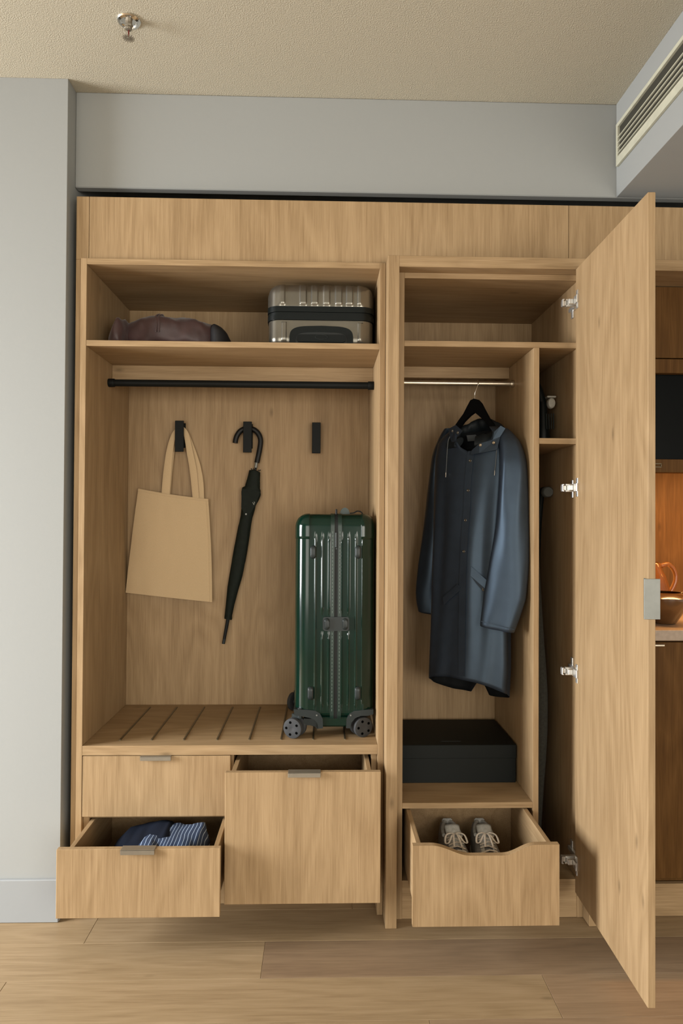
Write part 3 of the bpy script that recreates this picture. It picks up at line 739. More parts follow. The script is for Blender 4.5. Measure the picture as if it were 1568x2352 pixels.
# seam band over the front, crumpled sleeve end on the left, dark lining fold on the right
def hat(s): return interp([(a, b+0.037) for a, b in hprof], s)
for sx in (0.415, 0.440):
    path = []
    xx = mgx0+(mgx1-mgx0)*sx; h = hat(sx)
    for k in range(14):
        a = PI*(1.02-0.55*k/13); ca, sa = math.cos(a), math.sin(a)
        path.append(Vector((xx+0.003*math.sin(k), (mgy0+mgy1)/2+math.copysign(abs(ca)**0.55, ca)*0.5*(mgy1-mgy0)*1.03, 1.9155+max(0.004, math.copysign(abs(sa)**0.62, sa)*0.5*h+0.5*h+0.003))))
    obj('seam', tube(path, 0.0035, 8), MAROON, mg, smooth=60)
obj('sleeve_end', lump(0.0330, 0.100, 0.085, 0.25, 1.9155, [(0, 0.035), (0.25, 0.070), (0.5, 0.108), (0.8, 0.112), (1.0, 0.075)], 0.014, 9.7, 24, 30), MAROON, mg, smooth=60)
obj('lining_fold', lump(0.375, 0.4555, 0.12, 0.38, 1.9155, [(0, 0.108), (0.3, 0.112), (0.6, 0.098), (0.85, 0.074), (1.0, 0.045)], 0.004, 5.5, 24, 30), MAROOND, mg, smooth=60)

# ------------------------------------------------------------------ tote bag on the first hook
CANVAS = plain('natural_canvas', (0.53, 0.385, 0.222), 0.85, var=0.06, scale=600, bump=0.25, sheen=0.2)
TY = 0.483
TLc, TRc, BLc, BRc = [at(u, v, TY) for u, v in ((317.5, 1122), (478, 1146), (288.5, 1361), (487, 1383))]
tb = thing('canvas_tote_bag', 'plain beige canvas tote bag hanging from the first black hook', 'bag', (TLc+TRc+BLc+BRc)/4)
def tote(front):
    def fn(u, v):
        top = TLc.lerp(TRc, u); top = top+Vector((0, 0, -0.004*math.sin(PI*u)))
        bot = BLc.lerp(BRc, u); p = bot.lerp(top, v)
        p.x += 0.004*math.sin(PI*v)*(1 if u > 0.5 else -0.5)*abs(2*u-1)
        puff = (math.sin(PI*min(max(u, 0), 1))**0.6)*(0.35+0.65*math.sin(PI*(0.1+0.8*v))**0.8)*0.011
        wr = 0.0022*nz((u*4, v*3, 2.0))+0.0012*nz((u*9+3, v*6, 4.0))
        p.y += (-puff+wr*1.2-0.001) if front else (puff*0.7+0.001)
        return p
    return fn
obj('bag_front', grid(tote(True), 36, 40), CANVAS, tb, smooth=60)
obj('bag_back', grid(tote(False), 18, 20), CANVAS, tb, smooth=60)
hem = [tote(True)(k/20, 0.985)+Vector((0, -0.0012, 0)) for k in range(21)]
obj('top_hem', tube(hem, 0.0042, 6, flat=0.3), CANVAS, tb, smooth=60)
obj('side_seam', tube([tote(True)(0.975, k/20)+Vector((0, -0.001, 0)) for k in range(21)], 0.0024, 6, flat=0.5), CANVAS, tb, smooth=60)
def strap(pix, ys, wd):
    P = smooth_path([at(u, v, y) for (u, v), y in zip(pix, ys)], 8)
    return tube(P, lerp_list(wd, len(P)), 10, flat=0.13, up=Vector((0, 1, 0)))
obj('strap', strap([(379, 1148), (383, 1095), (389, 1040), (397, 1004), (406, 988), (413, 983.5), (420, 985), (428, 1000), (436, 1040), (444, 1085), (451, 1162)],
    [0.482, 0.481, 0.481, 0.483, 0.486, 0.487, 0.486, 0.483, 0.481, 0.481, 0.482], [0.0165, 0.016, 0.0135, 0.010, 0.008, 0.008, 0.008, 0.010, 0.0125, 0.014, 0.0125]), CANVAS, tb, smooth=60)
obj('strap', strap([(384, 1150), (390, 1080), (396, 1030), (404, 1000), (411, 987), (419, 986.5), (428, 996), (440, 1030), (452, 1070), (459, 1110), (462, 1166)],
    [0.492, 0.492, 0.494, 0.495, 0.496, 0.496, 0.496, 0.495, 0.492, 0.490, 0.488], [0.010, 0.010, 0.010, 0.008, 0.008, 0.008, 0.009, 0.012, 0.014, 0.014, 0.012]), CANVAS, tb, smooth=60)

# ------------------------------------------------------------------ umbrella on the second hook
UY = 0.489
UFAB = plain('black_green_umbrella_cloth', (0.005, 0.008, 0.005), 0.7, spec=0.2, var=0.25, scale=60)
ub = thing('umbrella', 'furled black umbrella with crook handle hanging from the middle hook', 'umbrella', at(550, 1250, UY))
z5 = lambda x, y: at(500+x/7.843, 950+y/7.843, UY)
crook = [z5(*p) for p in ((313, 530), (322, 470), (345, 400), (395, 325), (465, 280), (545, 263), (630, 280), (705, 330), (755, 410), (772, 490), (766, 570), (748, 680), (725, 790), (704, 885))]
obj('crook_handle', tube(smooth_path(crook, 5), 0.0107, 14), plain('matte_black_rubber', (0.005, 0.005, 0.005), 0.5, spec=0.3), ub, smooth=60)
a, b = z5(697, 885), z5(683, 975)
obj('handle_collar', tube([a, a.lerp(b, 0.5), b], 0.0066, 14), STEEL, ub, smooth=60)
top_, mid_, tip_ = z5(672, 1040), at(524, 1420, UY), at(513, 1478, UY)
obj('shaft', tube([b, top_, top_.lerp(mid_, 0.2)], 0.0045, 10), RUB, ub, smooth=60)
outline = [(1010, 656, 12), (1040, 665, 100), (1120, 655, 108), (1220, 640, 125), (1330, 625, 135), (1365, 605, 172), (1430, 600, 178), (1520, 585, 160), (1640, 555, 132), (1720, 545, 120), (1850, 520, 108), (2050, 480, 116), (2352, 430, 120)]
outl = [(at(500+u/7.843, 950+v/7.843, UY), hw/7.843/560) for v, u, hw in outline]
for (v, l, r) in ((1285, 532.6, 564.5), (1320, 527, 557), (1352, 522, 547.5), (1390, 518, 538), (1412, 516, 533), (1419, 515, 533)):
    outl.append((at((l+r)/2, v, UY), (r-l)/2/560))
ax = (mid_-top_).normalized()
rings = []
dense = []
for (p, r), (q, s) in zip(outl, outl[1:]):
    for k in range(3): dense.append((p.lerp(q, k/3), r+(s-r)*k/3))
dense.append(outl[-1])
for i, (p, r) in enumerate(dense):
    tw = i*0.10; ring = []
    s_ = Vector((1, 0, 0))-ax*ax.x; s_.normalize(); t_ = ax.cross(s_)
    for k in range(48):
        a_ = 2*PI*k/48; rr = r*(0.86+0.14*abs(math.sin(4*(a_+tw)))**0.6)
        ring.append(p+s_*(rr*math.cos(a_))+t_*(min(rr, 0.0145)*math.sin(a_)))
    rings.append(ring)
cn = obj('furled_canopy', loft(rings), UFAB, ub, smooth=50)
for k, (x, y) in enumerate(((580, 1015), (600, 985), (640, 980), (745, 1010), (772, 1012))):
    q = z5(x, y); obj('rib_tip', tube([q, q.lerp(z5(660, 1120), 0.25)], 0.0016, 6), RUB, ub, cn)
fl = [z5(440, 1360), z5(600, 1375), z5(770, 1410), z5(690, 1640), z5(575, 1830), z5(505, 1850), z5(430, 1690)]
obj('closing_strap', loft([[p+Vector((0, -0.0150, 0)) for p in fl], [p+Vector((0, -0.0165, 0)) for p in fl]]), UFAB, ub, cn)
obj('snap_button', lathe([(0.0034, -0.0195), (0.0042, -0.0185), (0.0042, -0.0163)], z5(517, 1812), 'y', 16), STEEL, ub, cn, smooth=40)
PRW = plain('white_print', (0.6, 0.62, 0.58), 0.7)
mk = [(635, 1600, 655, 1640), (655, 1592, 675, 1600), (672, 1600, 655, 1645)]
obj('printed_mark', join(*[tube([z5(x0, y0)+Vector((0, -0.0168, 0)), z5(x1, y1)+Vector((0, -0.0168, 0))], 0.0005, 6) for x0, y0, x1, y1 in mk]), PRW, ub, cn)
obj('ferrule_ring', tube([at(524.5, 1417, UY), at(523.5, 1422, UY)], 0.0158, 16, flat=0.8), UFAB, ub)
obj('ferrule', tube([at(523.5, 1421, UY), tip_], [0.0072, 0.0060], 12), RUB, ub, smooth=60)
obj('ferrule_tip', tube([tip_.lerp(mid_, 0.18), tip_+(tip_-mid_).normalized()*0.001], 0.0064, 12), GUN, ub, smooth=60)

# ------------------------------------------------------------------ hanger and raincoat
TH_ = math.radians(42); AX = Vector((math.cos(TH_), -math.sin(TH_), 0)); BX = Vector((-math.sin(TH_), -math.cos(TH_), 0))
HY = 0.212
hgx = at(1090, 930, HY)
hr = thing('coat_hanger', 'black wooden hanger with a steel hook on the nickel rod', 'hanger', hgx)
def hplane(u, v):
    Y = HY-(at(u, v, HY).x-hgx.x)*math.tan(TH_)*0.8
    return at(u, v, Y)
def patch(pix, fn, th, dirn=None):
    P = [fn(u, v) for u, v in pix]; d = dirn or Vector((0, 1, 0))
    return loft([[p-d*th/2 for p in P], [p+d*th/2 for p in P]])
hpoly = [(1090, 916), (1098, 918), (1106, 927), (1114, 943), (1125, 963), (1140, 981), (1150, 990), (1138, 992), (1128, 984), (1116, 969), (1103, 957), (1091, 947), (1080, 955), (1066, 969), (1058, 981), (1049, 992), (1036, 994), (1044, 982), (1055, 966), (1066, 951), (1075, 933), (1082, 920)]
obj('hanger_body', patch(hpoly, hplane, 0.016, Vector((math.sin(TH_), math.cos(TH_), 0))), plain('black_velvet', (0.003, 0.003, 0.003), 0.9, spec=0.05), hr)
rc = Vector((at(1096.5, 882, HY).x, HY, 1.8270)); rr_ = 0.0113
hk = [at(1090, 920, HY), at(1090, 905, HY), at(1094, 893, HY-0.006), rc+Vector((-0.001, -rr_-0.001, -0.006))]
hk += [rc+Vector((0, -rr_*math.cos(a_), rr_*math.sin(a_))) for a_ in [PI*k/8 for k in range(0, 9)]]+[rc+Vector((0, rr_+0.001, -0.008))]
obj('hanger_hook', tube(smooth_path(hk, 4), 0.0014, 8), CHROME, hr, smooth=60)

COATM = plain('rubberised_navy_coat', (0.017, 0.023, 0.034), 0.42, var=0.12, scale=25, spec=0.7)
COATM.node_tree.nodes['Principled BSDF'].inputs['Specular Tint'].default_value = (0.55, 0.76, 1.0, 1)  # blue sky reflection put into the specular colour
COATL = plain('coat_lining_and_neck_shade', (0.004, 0.005, 0.006), 0.75, spec=0.15)
cr = thing('raincoat', 'long dark navy hooded raincoat hanging on the black hanger', 'coat', at(1085, 1250, 0.2))
lev = [(985, 1090, 48), (1000, 1090, 66), (1015, 1088, 73), (1050, 1087, 77), (1100, 1085, 77), (1150, 1082, 76), (1220, 1079, 75), (1300, 1077, 75), (1380, 1078, 77), (1450, 1079, 80), (1520, 1078, 82), (1570, 1076, 82)]
CY = 0.185
def level(v):
    uc = interp([(a, b) for a, b, c in lev], v); hw = interp([(a, c) for a, b, c in lev], v)
    c = at(uc, v, CY); scl = FPX/(c.y-CAM.y); bb = interp([(985, 0.040), (1015, 0.058), (1100, 0.066), (1300, 0.072), (1570, 0.088)], v)
    aa = math.sqrt(max(1e-5, (hw/scl)**2-(bb*math.sin(TH_))**2))/math.cos(TH_)
    return c, aa, bb
def cpoint(v, t, grow=0.0):
    c, aa, bb = level(v)
    ct, st = math.cos(t), math.sin(t)
    x = math.copysign(abs(ct)**0.85, ct)*(aa+grow); y = math.copysign(abs(st)**0.85, st)*(bb+grow)
    k = max(0, min(1, (v-1000)/250))
    f = k*(0.0042*math.sin(6*t+v*0.004)+0.0025*math.sin(11*t+1.3-v*0.006))
    p = c+AX*(x+f*ct)+BX*(y+f*st)
    return p
def hemz(t):
    st = math.sin(t); ct = math.cos(t)
    z = 0.046*max(0, st)**1.2 - 0.040*max(0, -st)**0.7
    d = abs(((t-1.5*PI+PI) % (2*PI))-PI)
    if d < 0.20: z += 0.055*(1-d/0.20)
    return z
rings = []
NT = 128
def vtop(t):
    if not 0 < t < PI: return 988
    return interp([(1036, 985), (1047, 1012), (1060, 1030), (1080, 1043), (1101, 1024), (1128, 1014), (1138, 985)], proj(cpoint(1012, t))[0])
VT = [vtop(2*PI*j/NT) for j in range(NT)]
for i in range(61):
    ring = []
    for j in range(NT):
        v = VT[j]+(1578-VT[j])*i/60; k = max(0, (v-1440)/138)
        ring.append(cpoint(v, 2*PI*j/NT)+Vector((0, 0, hemz(2*PI*j/NT)*k)))
    rings.append(ring)
cb = obj('coat_body', loft(rings, True, False, False), COATM, cr, smooth=60)
cb.data.materials.append(COATL); md = cb.modifiers.new('thick', 'SOLIDIFY'); md.thickness = 0.0022; md.offset = -1; md.material_offset = 1
def find_t(v, px):
    lo, hi = 0.02, PI-0.02
    for _ in range(40):
        m = (lo+hi)/2
        if proj(cpoint(v, m))[0] > px: lo = m
        else: hi = m
    return (lo+hi)/2
def surf(px, v, out=0.003):
    t = find_t(v, px); p = cpoint(v, t); n = (cpoint(v, t, 0.01)-p)
    n = Vector((n.x, n.y, 0)).normalized(); return p+n*out
def strip(cl, wpx, out=0.003, th=0.003):
    L = []; Rr = []
    for (u, v) in cl:
        L.append(surf(u-wpx/2, v, out)); Rr.append(surf(u+wpx/2, v, out))
    d = Vector((0.3, 0.9, 0)).normalized()*th
    rings = [[a, b, b+d, a+d] for a, b in zip(L, Rr)]
    return loft(rings)
plc = [(1083, 1040), (1079, 1070), (1075.5, 1100), (1074, 1130), (1073, 1166), (1070, 1200), (1067, 1240), (1065, 1280), (1063, 1330), (1062, 1400), (1061, 1470), (1061, 1540)]
pl = obj('placket', strip(plc, 15, 0.004, 0.004), COATM, cr, smooth=40)
SNAP = plain('dark_snap_metal', (0.10, 0.09, 0.075), 0.35, 0.8); SNAPB = plain('brass_snap', (0.30, 0.25, 0.18), 0.3, 0.85)
def snap(u, v, m, out, par, r=0.0052):
    p = surf(u, v, out); n = (surf(u, v, out+0.01)-p).normalized()
    q = n.to_track_quat('Z', 'Y').to_matrix().to_4x4(); q.translation = p
    obj('snap_button', xf(lathe([(r, 0), (r, 0.0012), (r*0.75, 0.0020), (r*0.5, 0.0012), (0.0003, 0.0012)], (0, 0, 0), 'z', 18, False), q), m, cr, par, smooth=40)
for u, v in ((1080.5, 1062), (1075.7, 1128.6), (1069.6, 1195), (1066, 1264.6)): snap(u, v, SNAP, 0.0045, pl)
# pocket flaps with a snap
for poly, sn in (([(1019, 1372), (1052, 1338), (1058, 1345), (1056, 1353), (1022, 1388)], None), ([(1083, 1297), (1116, 1326), (1122, 1352), (1108, 1352), (1081, 1318)], (1109.7, 1347))):
    P = [surf(u, v, 0.006) for u, v in poly]; Q = [surf(u, v, 0.002) for u, v in poly]
    f_ = obj('pocket_flap', loft([P, Q]), COATM, cr, smooth=30)
    if sn: snap(sn[0], sn[1], SNAPB, 0.0065, f_)
# sleeves
def sleeve(name, ctr, hw, thick, A_, cuff_slope):
    P = smooth_path([at(u, v, y) for u, v, y in ctr], 7); m = len(P)
    H = lerp_list(hw, m); T = lerp_list(thick, m); rings = []
    A_ = Vector(A_).normalized(); B_ = Vector((A_.y, -A_.x, 0))
    if B_.y > 0: B_ = -B_
    for i, p in enumerate(P):
        s = i/(m-1); ring = []
        for k in range(44):
            a_ = 2*PI*k/44; ca, sa = math.cos(a_), math.sin(a_)
            wv = 1+0.10*s*math.sin(3*a_+s*5)+0.05*math.sin(5*a_-s*9)
            q = p+A_*(math.copysign(abs(ca)**0.8, ca)*H[i])+B_*(sa*T[i]*wv)
            q.z += -cuff_slope*ca*H[i]*max(0, s-0.6)/0.4
            n1 = nz((q.x*14, q.y*14, q.z*7))*0.006
            q += B_*n1*(1 if sa > 0 else 0.4)
            ring.append(q)
        rings.append(ring)
    o = obj(name, loft(rings, True, True, False), COATM, cr, smooth=60)
    md = o.modifiers.new('thick', 'SOLIDIFY'); md.thickness = 0.002; md.offset = -1
    return o
rs = sleeve('sleeve', [(1152, 985, 0.115), (1168, 1015, 0.080), (1177, 1060, 0.055), (1178, 1120, 0.045), (1176, 1200, 0.040), (1169, 1290, 0.036), (1158, 1370, 0.034), (1141, 1445, 0.036)],
       [0.022, 0.038, 0.046, 0.050, 0.055, 0.066, 0.071, 0.057], [0.020, 0.036, 0.040, 0.036, 0.032, 0.030, 0.028, 0.026], (0.93, -0.36, 0), 0.16)
obj('cuff_seam', tube([at(1104, 1427, -0.0)+Vector((0, 0, 0)), at(1140, 1436, -0.004), at(1181, 1446, -0.004)], 0.0008, 6), COATM, cr, rs)
ls = sleeve('sleeve', [(1030, 985, 0.290), (1022, 1010, 0.325), (1012, 1050, 0.345), (1005, 1120, 0.355), (997, 1210, 0.360), (988, 1300, 0.362), (981, 1365, 0.362), (983, 1408, 0.362)],
       [0.016, 0.026, 0.034, 0.038, 0.042, 0.048, 0.045, 0.038], [0.020, 0.034, 0.036, 0.034, 0.032, 0.030, 0.028, 0.026], (0.95, -0.30, 0), 0.16)
COATH = plain('matte_hood_cloth', (0.006, 0.009, 0.011), 0.6, spec=0.25)
# hood folded round the neck, open at the front
nk = at(1091, 985, 0.195)
rings = []
for i in range(49):
    f = i/48; ph = PI/2+0.38+(2*PI-0.76)*f          # start and end at the front opening
    ct, st = math.cos(ph), math.sin(ph)
    back = 0.5-0.5*st
    c = nk+AX*(0.092*ct)+BX*(0.066*st)+Vector((0, 0, 0.020*back-0.052*(1-back)-0.012*abs(ct)))
    rad = AX*ct+BX*st; rad.normalize()
    wv = 0.010*math.sin(9*ph)+0.006*math.sin(17*ph)
    hgt = 0.021+0.006*back+0.4*wv*0.5; wid = 0.018+0.006*back
    ring = []
    for k in range(18):
        a_ = 2*PI*k/18
        ring.append(c+rad*(wid*math.cos(a_)+0.012*math.sin(a_)*-1)+Vector((0, 0, hgt*math.sin(a_)))+rad*wv*0.3)
    rings.append(ring)
hd_ = obj('hood', loft(rings), COATH, cr, smooth=60)
liner = [nk+AX*(0.082*math.cos(a_))+BX*(0.055*math.sin(a_))+Vector((0, 0, -0.085-0.022*math.sin(a_))) for a_ in [2*PI*k/28 for k in range(28)]]
obj('neck_shade_cap', loft([liner, [p+Vector((0, 0, -0.01)) for p in liner]]), COATL, cr)  # dark cap stands in for the shade inside the neck
# collar bands
def cfront(u, v): return surf(u, max(v, 1003), 0.012)
colr = [(1079, 1045), (1083, 1034), (1100, 1019), (1131, 1010), (1134, 992), (1149, 978), (1160, 984), (1148, 1003), (1142, 1029), (1140, 1033), (1100, 1041)]
def cf2(u, v):
    p = surf(min(u, 1150), max(v, 1006), 0.016); q = at(u, v, p.y); return q
cl2 = obj('collar_band', patch(colr, cf2, 0.004), COATM, cr)
coll = [(1030, 985), (1046, 976), (1062, 990), (1049, 1005), (1046, 1020), (1050, 1028), (1040, 1024), (1033, 1006)]
cl1 = obj('collar_band', patch(coll, cf2, 0.004), COATM, cr)
for u, v, m, par in ((1102.6, 1022.5, SNAPB, cl2), (1133, 1017, SNAPB, cl2), (1039, 990, SNAP, cl1), (1051, 994, SNAP, cl1)):
    p = cf2(u, v)
    obj('snap_button', lathe([(0.0052, -0.0022), (0.0052, -0.0034), (0.0036, -0.0042), (0.0026, -0.0034), (0.0003, -0.0034)], p, 'y', 18, False), m, cr, par, smooth=40)
CORD = plain('grey_cord', (0.075, 0.085, 0.09), 0.7)
for pts in (((1038, 998), (1034, 1015), (1031.5, 1045), (1030, 1075), (1029, 1086)), ((1138, 1030), (1137.5, 1050), (1135.5, 1075), (1134, 1086))):
    P = [surf(u, max(v, 1003), 0.010) for u, v in pts]
    c_ = obj('drawcord', tube(smooth_path(P), 0.0015, 8), CORD, cr, smooth=60)
    e = P[-1]; obj('cord_tip', tube([e, e+Vector((-0.001, -0.001, -0.017))], 0.0018, 8), CHROME, cr, c_, smooth=60)
obj('neck_label', patch([(1071, 1000), (1096, 998), (1100, 1012), (1074, 1014)], lambda u, v: at(u, v, 0.232), 0.002), plain('woven_label', (0.02, 0.024, 0.026), 0.6), cr)

# ------------------------------------------------------------------ black storage box on the lower shelf
bxm = plain('black_card_box', (0.006, 0.008, 0.0075), 0.6, spec=0.2, bump=0.05, scale=300)
sb = thing('black_storage_box', 'flat black lidded box on the shelf above the shoe drawer', 'box', (1.28, 0.30, 0.3826))
obj('box_body', box(1.0660, 1.4885, 0.147, 0.460, 0.3830, 0.4800, 0.0015), bxm, sb)
lid = obj('box_lid', box(1.0645, 1.4900, 0.1455, 0.4615, 0.4700, 0.5180, 0.0015), bxm, sb)
obj('painted_slot_shade', prism([(1.262+a, 0.1900+b) for a, b in rrect(0.074, 0.014, 0.006)], 0.5176, 0.5186, 'z'), DARK, sb, lid)  # dark plate on the lid paints the shade of a cut slot

# ------------------------------------------------------------------ running shoes in the scooped drawer
SUP = plain('grey_knit_upper', (0.20, 0.195, 0.195), 0.8, var=0.25, scale=250, bump=0.2)
SLT = plain('pale_grey_suede', (0.42, 0.42, 0.40), 0.85, var=0.15, scale=90)
SOLE = plain('white_foam_sole', (0.50, 0.48, 0.44), 0.7)
LACE = plain('off_white_lace', (0.66, 0.60, 0.53), 0.8, var=0.12, scale=200)
SIN = plain('dark_shoe_lining', (0.03, 0.035, 0.035), 0.9)
FLZ = 0.1603
def shoe(xc, tw, label):
    root = thing('running_shoe', label, 'shoe', (xc, -0.06, FLZ), group='pair of running shoes in the drawer')
    yh, L_ = 0.088, 0.285
    def W(s): return interp([(0, 0.024), (0.05, 0.031), (0.2, 0.035), (0.4, 0.036), (0.6, 0.043), (0.75, 0.046), (0.9, 0.038), (0.97, 0.024), (1.0, 0.010)], s)
    def Hh(s): return interp([(0, 0.085), (0.06, 0.093), (0.16, 0.088), (0.30, 0.080), (0.40, 0.086), (0.5, 0.078), (0.65, 0.060), (0.8, 0.046), (0.93, 0.036), (1.0, 0.018)], s)
    def Op(s): return interp([(0.03, 0), (0.06, 1), (0.34, 1), (0.42, 0)], s)
    Rz = Matrix.Translation((xc, 0, 0)) @ Matrix.Rotation(tw, 4, 'Z') @ Matrix.Translation((-xc, 0, 0))
    zs = FLZ+0.026
    up = []
    S = [0, .02, .045, .07, .1, .15, .2, .26, .32, .36, .40, .44, .5, .56, .62, .7, .78, .86, .92, .96, .985, 1.0]
    for s in S:
        w, h, o = W(s), Hh(s), Op(s); y = yh-L_*s
        cl = [(1.0, 0.0), (1.06, 0.22), (1.03, 0.5), (0.92, 0.76), (0.72, 0.92), (0.46, 0.985), (0.22, 1.0), (0, 1.0)]
        op = [(1.0, 0.0), (1.06, 0.25), (1.0, 0.6), (0.90, 0.86), (0.80, 0.985), (0.66, 0.99), (0.56, 0.75), (0, 0.25)]
        pr = [((a0*(1-o)+a1*o)*w, (b0*(1-o)+b1*o)*h) for (a0, b0), (a1, b1) in zip(cl, op)]
        up.append([Vector((xc+a_, y, zs+b_)) for a_, b_ in pr]+[Vector((xc-a_, y, zs+b_)) for a_, b_ in reversed(pr[:-1])])
    u_ = obj('upper', xf(loft(up, False, True, True), Rz), SUP, root, smooth=60)
    so = []
    for z, g_ in ((FLZ+0.0003, -0.002), (FLZ+0.006, 0.001), (FLZ+0.020, 0.004), (zs+0.004, 0.003), (zs+0.006, 0.0)):
        left = [Vector((xc-(W(k/24)+g_), yh-L_*(k/24)*1.01+0.004, z)) for k in range(25)]
        right = [Vector((xc+(W(k/24)+g_), yh-L_*(k/24)*1.01+0.004, z)) for k in range(24, -1, -1)]
        so.append(left+right)
    obj('sole', xf(loft(so), Rz), SOLE, root, smooth=40)
    # padded collar and heel tab
    col = []
    for k in range(25):
        a_ = PI*(k/24); s = 0.33-0.30*math.sin(a_)
        x = math.cos(a_)*W(max(s, 0.1))*0.80; col.append(Vector((xc+x, yh-L_*s, zs+Hh(s)*0.985)))
    obj('collar', xf(tube(col, 0.0065, 8, up=Vector((0, 0, 1))), Rz), SLT, root, smooth=60)
    obj('heel_tab', xf(box(xc-0.018, xc+0.018, yh-0.014, yh-0.002, zs+0.055, zs+0.100, 0.005), Rz), SLT, root, smooth=60)
    tg = [[Vector((xc-0.024+0.048*k/8, yh-L_*s+0.006*abs(k-4)/4, zs+z-0.006*((k-4)/4)**2)) for k in range(9)] for s, z in ((0.29, 0.112), (0.32, 0.108), (0.38, 0.096), (0.46, 0.088), (0.56, 0.073))]
    to = obj('tongue', xf(loft(tg, False, False, False), Rz), SLT, root, smooth=60)
    md = to.modifiers.new('thick', 'SOLIDIFY'); md.thickness = 0.005; md.offset = 0
    for sx in (-1, 1):
        ey = [[Vector((xc+sx*(0.014+0.012*k/4), yh-L_*s, zs+Hh(s)*(1.02-0.035*k)+0.002)) for k in range(5)] for s in (0.40, 0.46, 0.52, 0.58, 0.64, 0.70)]
        e_ = obj('eyestay', xf(loft(ey, False, False, False), Rz), SLT, root, smooth=60)
        md = e_.modifiers.new('thick', 'SOLIDIFY'); md.thickness = 0.003; md.offset = 0
    def top(s, x): return zs+Hh(s)*1.03+0.004-abs(x)*0.22
    for k in range(6):
        s = 0.42+0.052*k; pts = []
        for j in range(9):
            x = -0.026+0.052*j/8; s2 = s+0.018*(j/8-0.5)*(1 if k % 2 else -1)
            pts.append(Vector((xc+x, yh-L_*s2, top(s2, x)+0.002*math.sin(PI*j/8))))
        obj('lace', xf(tube(pts, 0.0038, 8, flat=0.45, up=Vector((0, 0, 1))), Rz), LACE, root, smooth=60)
    k0 = Vector((xc, yh-L_*0.42, top(0.42, 0)+0.005))
    for sx in (-1, 1):
        lp = [k0, k0+Vector((sx*0.015, -0.006, 0.006)), k0+Vector((sx*0.031, -0.012, 0.001)), k0+Vector((sx*0.036, -0.030, -0.014)), k0+Vector((sx*0.026, -0.034, -0.012)), k0+Vector((sx*0.012, -0.016, 0.002)), k0]
        obj('lace_bow', xf(tube(smooth_path(lp, 5), 0.0032, 8, flat=0.5, up=Vector((0, 0, 1))), Rz), LACE, root, smooth=60)
        en = [k0, k0+Vector((sx*0.006, -0.014, 0.004)), k0+Vector((sx*0.010, -0.036, -0.004)), k0+Vector((sx*0.013, -0.056, -0.017))]
        obj('lace_end', xf(tube(smooth_path(en, 5), 0.0030, 8, flat=0.5, up=Vector((0, 0, 1))), Rz), LACE, root, smooth=60)
    return root
shoe(1.2320, math.radians(2), 'left-hand grey running shoe with loose laces in the scooped drawer')
shoe(1.3390, math.radians(-2), 'right-hand grey running shoe with loose laces in the scooped drawer')

# ------------------------------------------------------------------ folded striped shirt in the open left drawer
def stripes(name):
    m, N, L, B = new_mat(name)
    tcn = N.new('ShaderNodeTexCoord'); n = N.new('ShaderNodeTexNoise'); n.inputs['Scale'].default_value = 9; L.new(tcn.outputs['Object'], n.inputs['Vector'])
    sx = N.new('ShaderNodeSeparateXYZ'); L.new(tcn.outputs['Object'], sx.inputs[0])
    a1 = N.new('ShaderNodeMath'); a1.operation = 'MULTIPLY_ADD'; a1.inputs[1].default_value = 0.022; L.new(n.outputs['Fac'], a1.inputs[0]); L.new(sx.outputs[0], a1.inputs[2])
    a0 = N.new('ShaderNodeMath'); a0.operation = 'MULTIPLY_ADD'; a0.inputs[1].default_value = -0.30; L.new(sx.outputs[2], a0.inputs[0]); L.new(a1.outputs[0], a0.inputs[2])
    a2 = N.new('ShaderNodeMath'); a2.operation = 'MULTIPLY'; a2.inputs[1].default_value = 86.0; L.new(a0.outputs[0], a2.inputs[0])
    a3 = N.new('ShaderNodeMath'); a3.operation = 'FRACT'; L.new(a2.outputs[0], a3.inputs[0])
    r = N.new('ShaderNodeValToRGB'); e = r.color_ramp.elements; r.color_ramp.interpolation = 'CONSTANT'
    e[0].position = 0; e[0].color = (0.008, 0.022, 0.058, 1); e[1].position = 0.84; e[1].color = (0.26, 0.33, 0.44, 1)
    L.new(a3.outputs[0], r.inputs['Fac']); L.new(r.outputs['Color'], B.inputs['Base Color']); B.inputs['Roughness'].default_value = 0.85
    return m
STR = stripes('navy_pinstripe_cotton'); NAVY = plain('navy_cotton', (0.004, 0.007, 0.016), 0.9, spec=0.15)
sh = thing('striped_shirt', 'folded navy pinstriped shirt in the open lower left drawer', 'shirt', (0.29, -0.08, FLZ))
obj('folded_body', lump(0.175, 0.426, -0.195, 0.045, FLZ, [(0, 0.09), (0.10, 0.120), (0.25, 0.142), (0.5, 0.148), (0.75, 0.156), (0.93, 0.160), (1.0, 0.12)], 0.010, 1.7, 50, 40), STR, sh, smooth=60)
obj('under_layer', lump(0.122, 0.330, -0.150, 0.085, FLZ, [(0, 0.10), (0.15, 0.128), (0.4, 0.138), (0.8, 0.150), (1.0, 0.13)], 0.006, 4.2, 40, 30), NAVY, sh, smooth=60)
obj('folded_sleeve', lump(0.195, 0.305, -0.198, -0.05, FLZ, [(0, 0.08), (0.3, 0.138), (0.6, 0.150), (1.0, 0.140)], 0.008, 7.7, 26, 30), STR, sh, smooth=60)

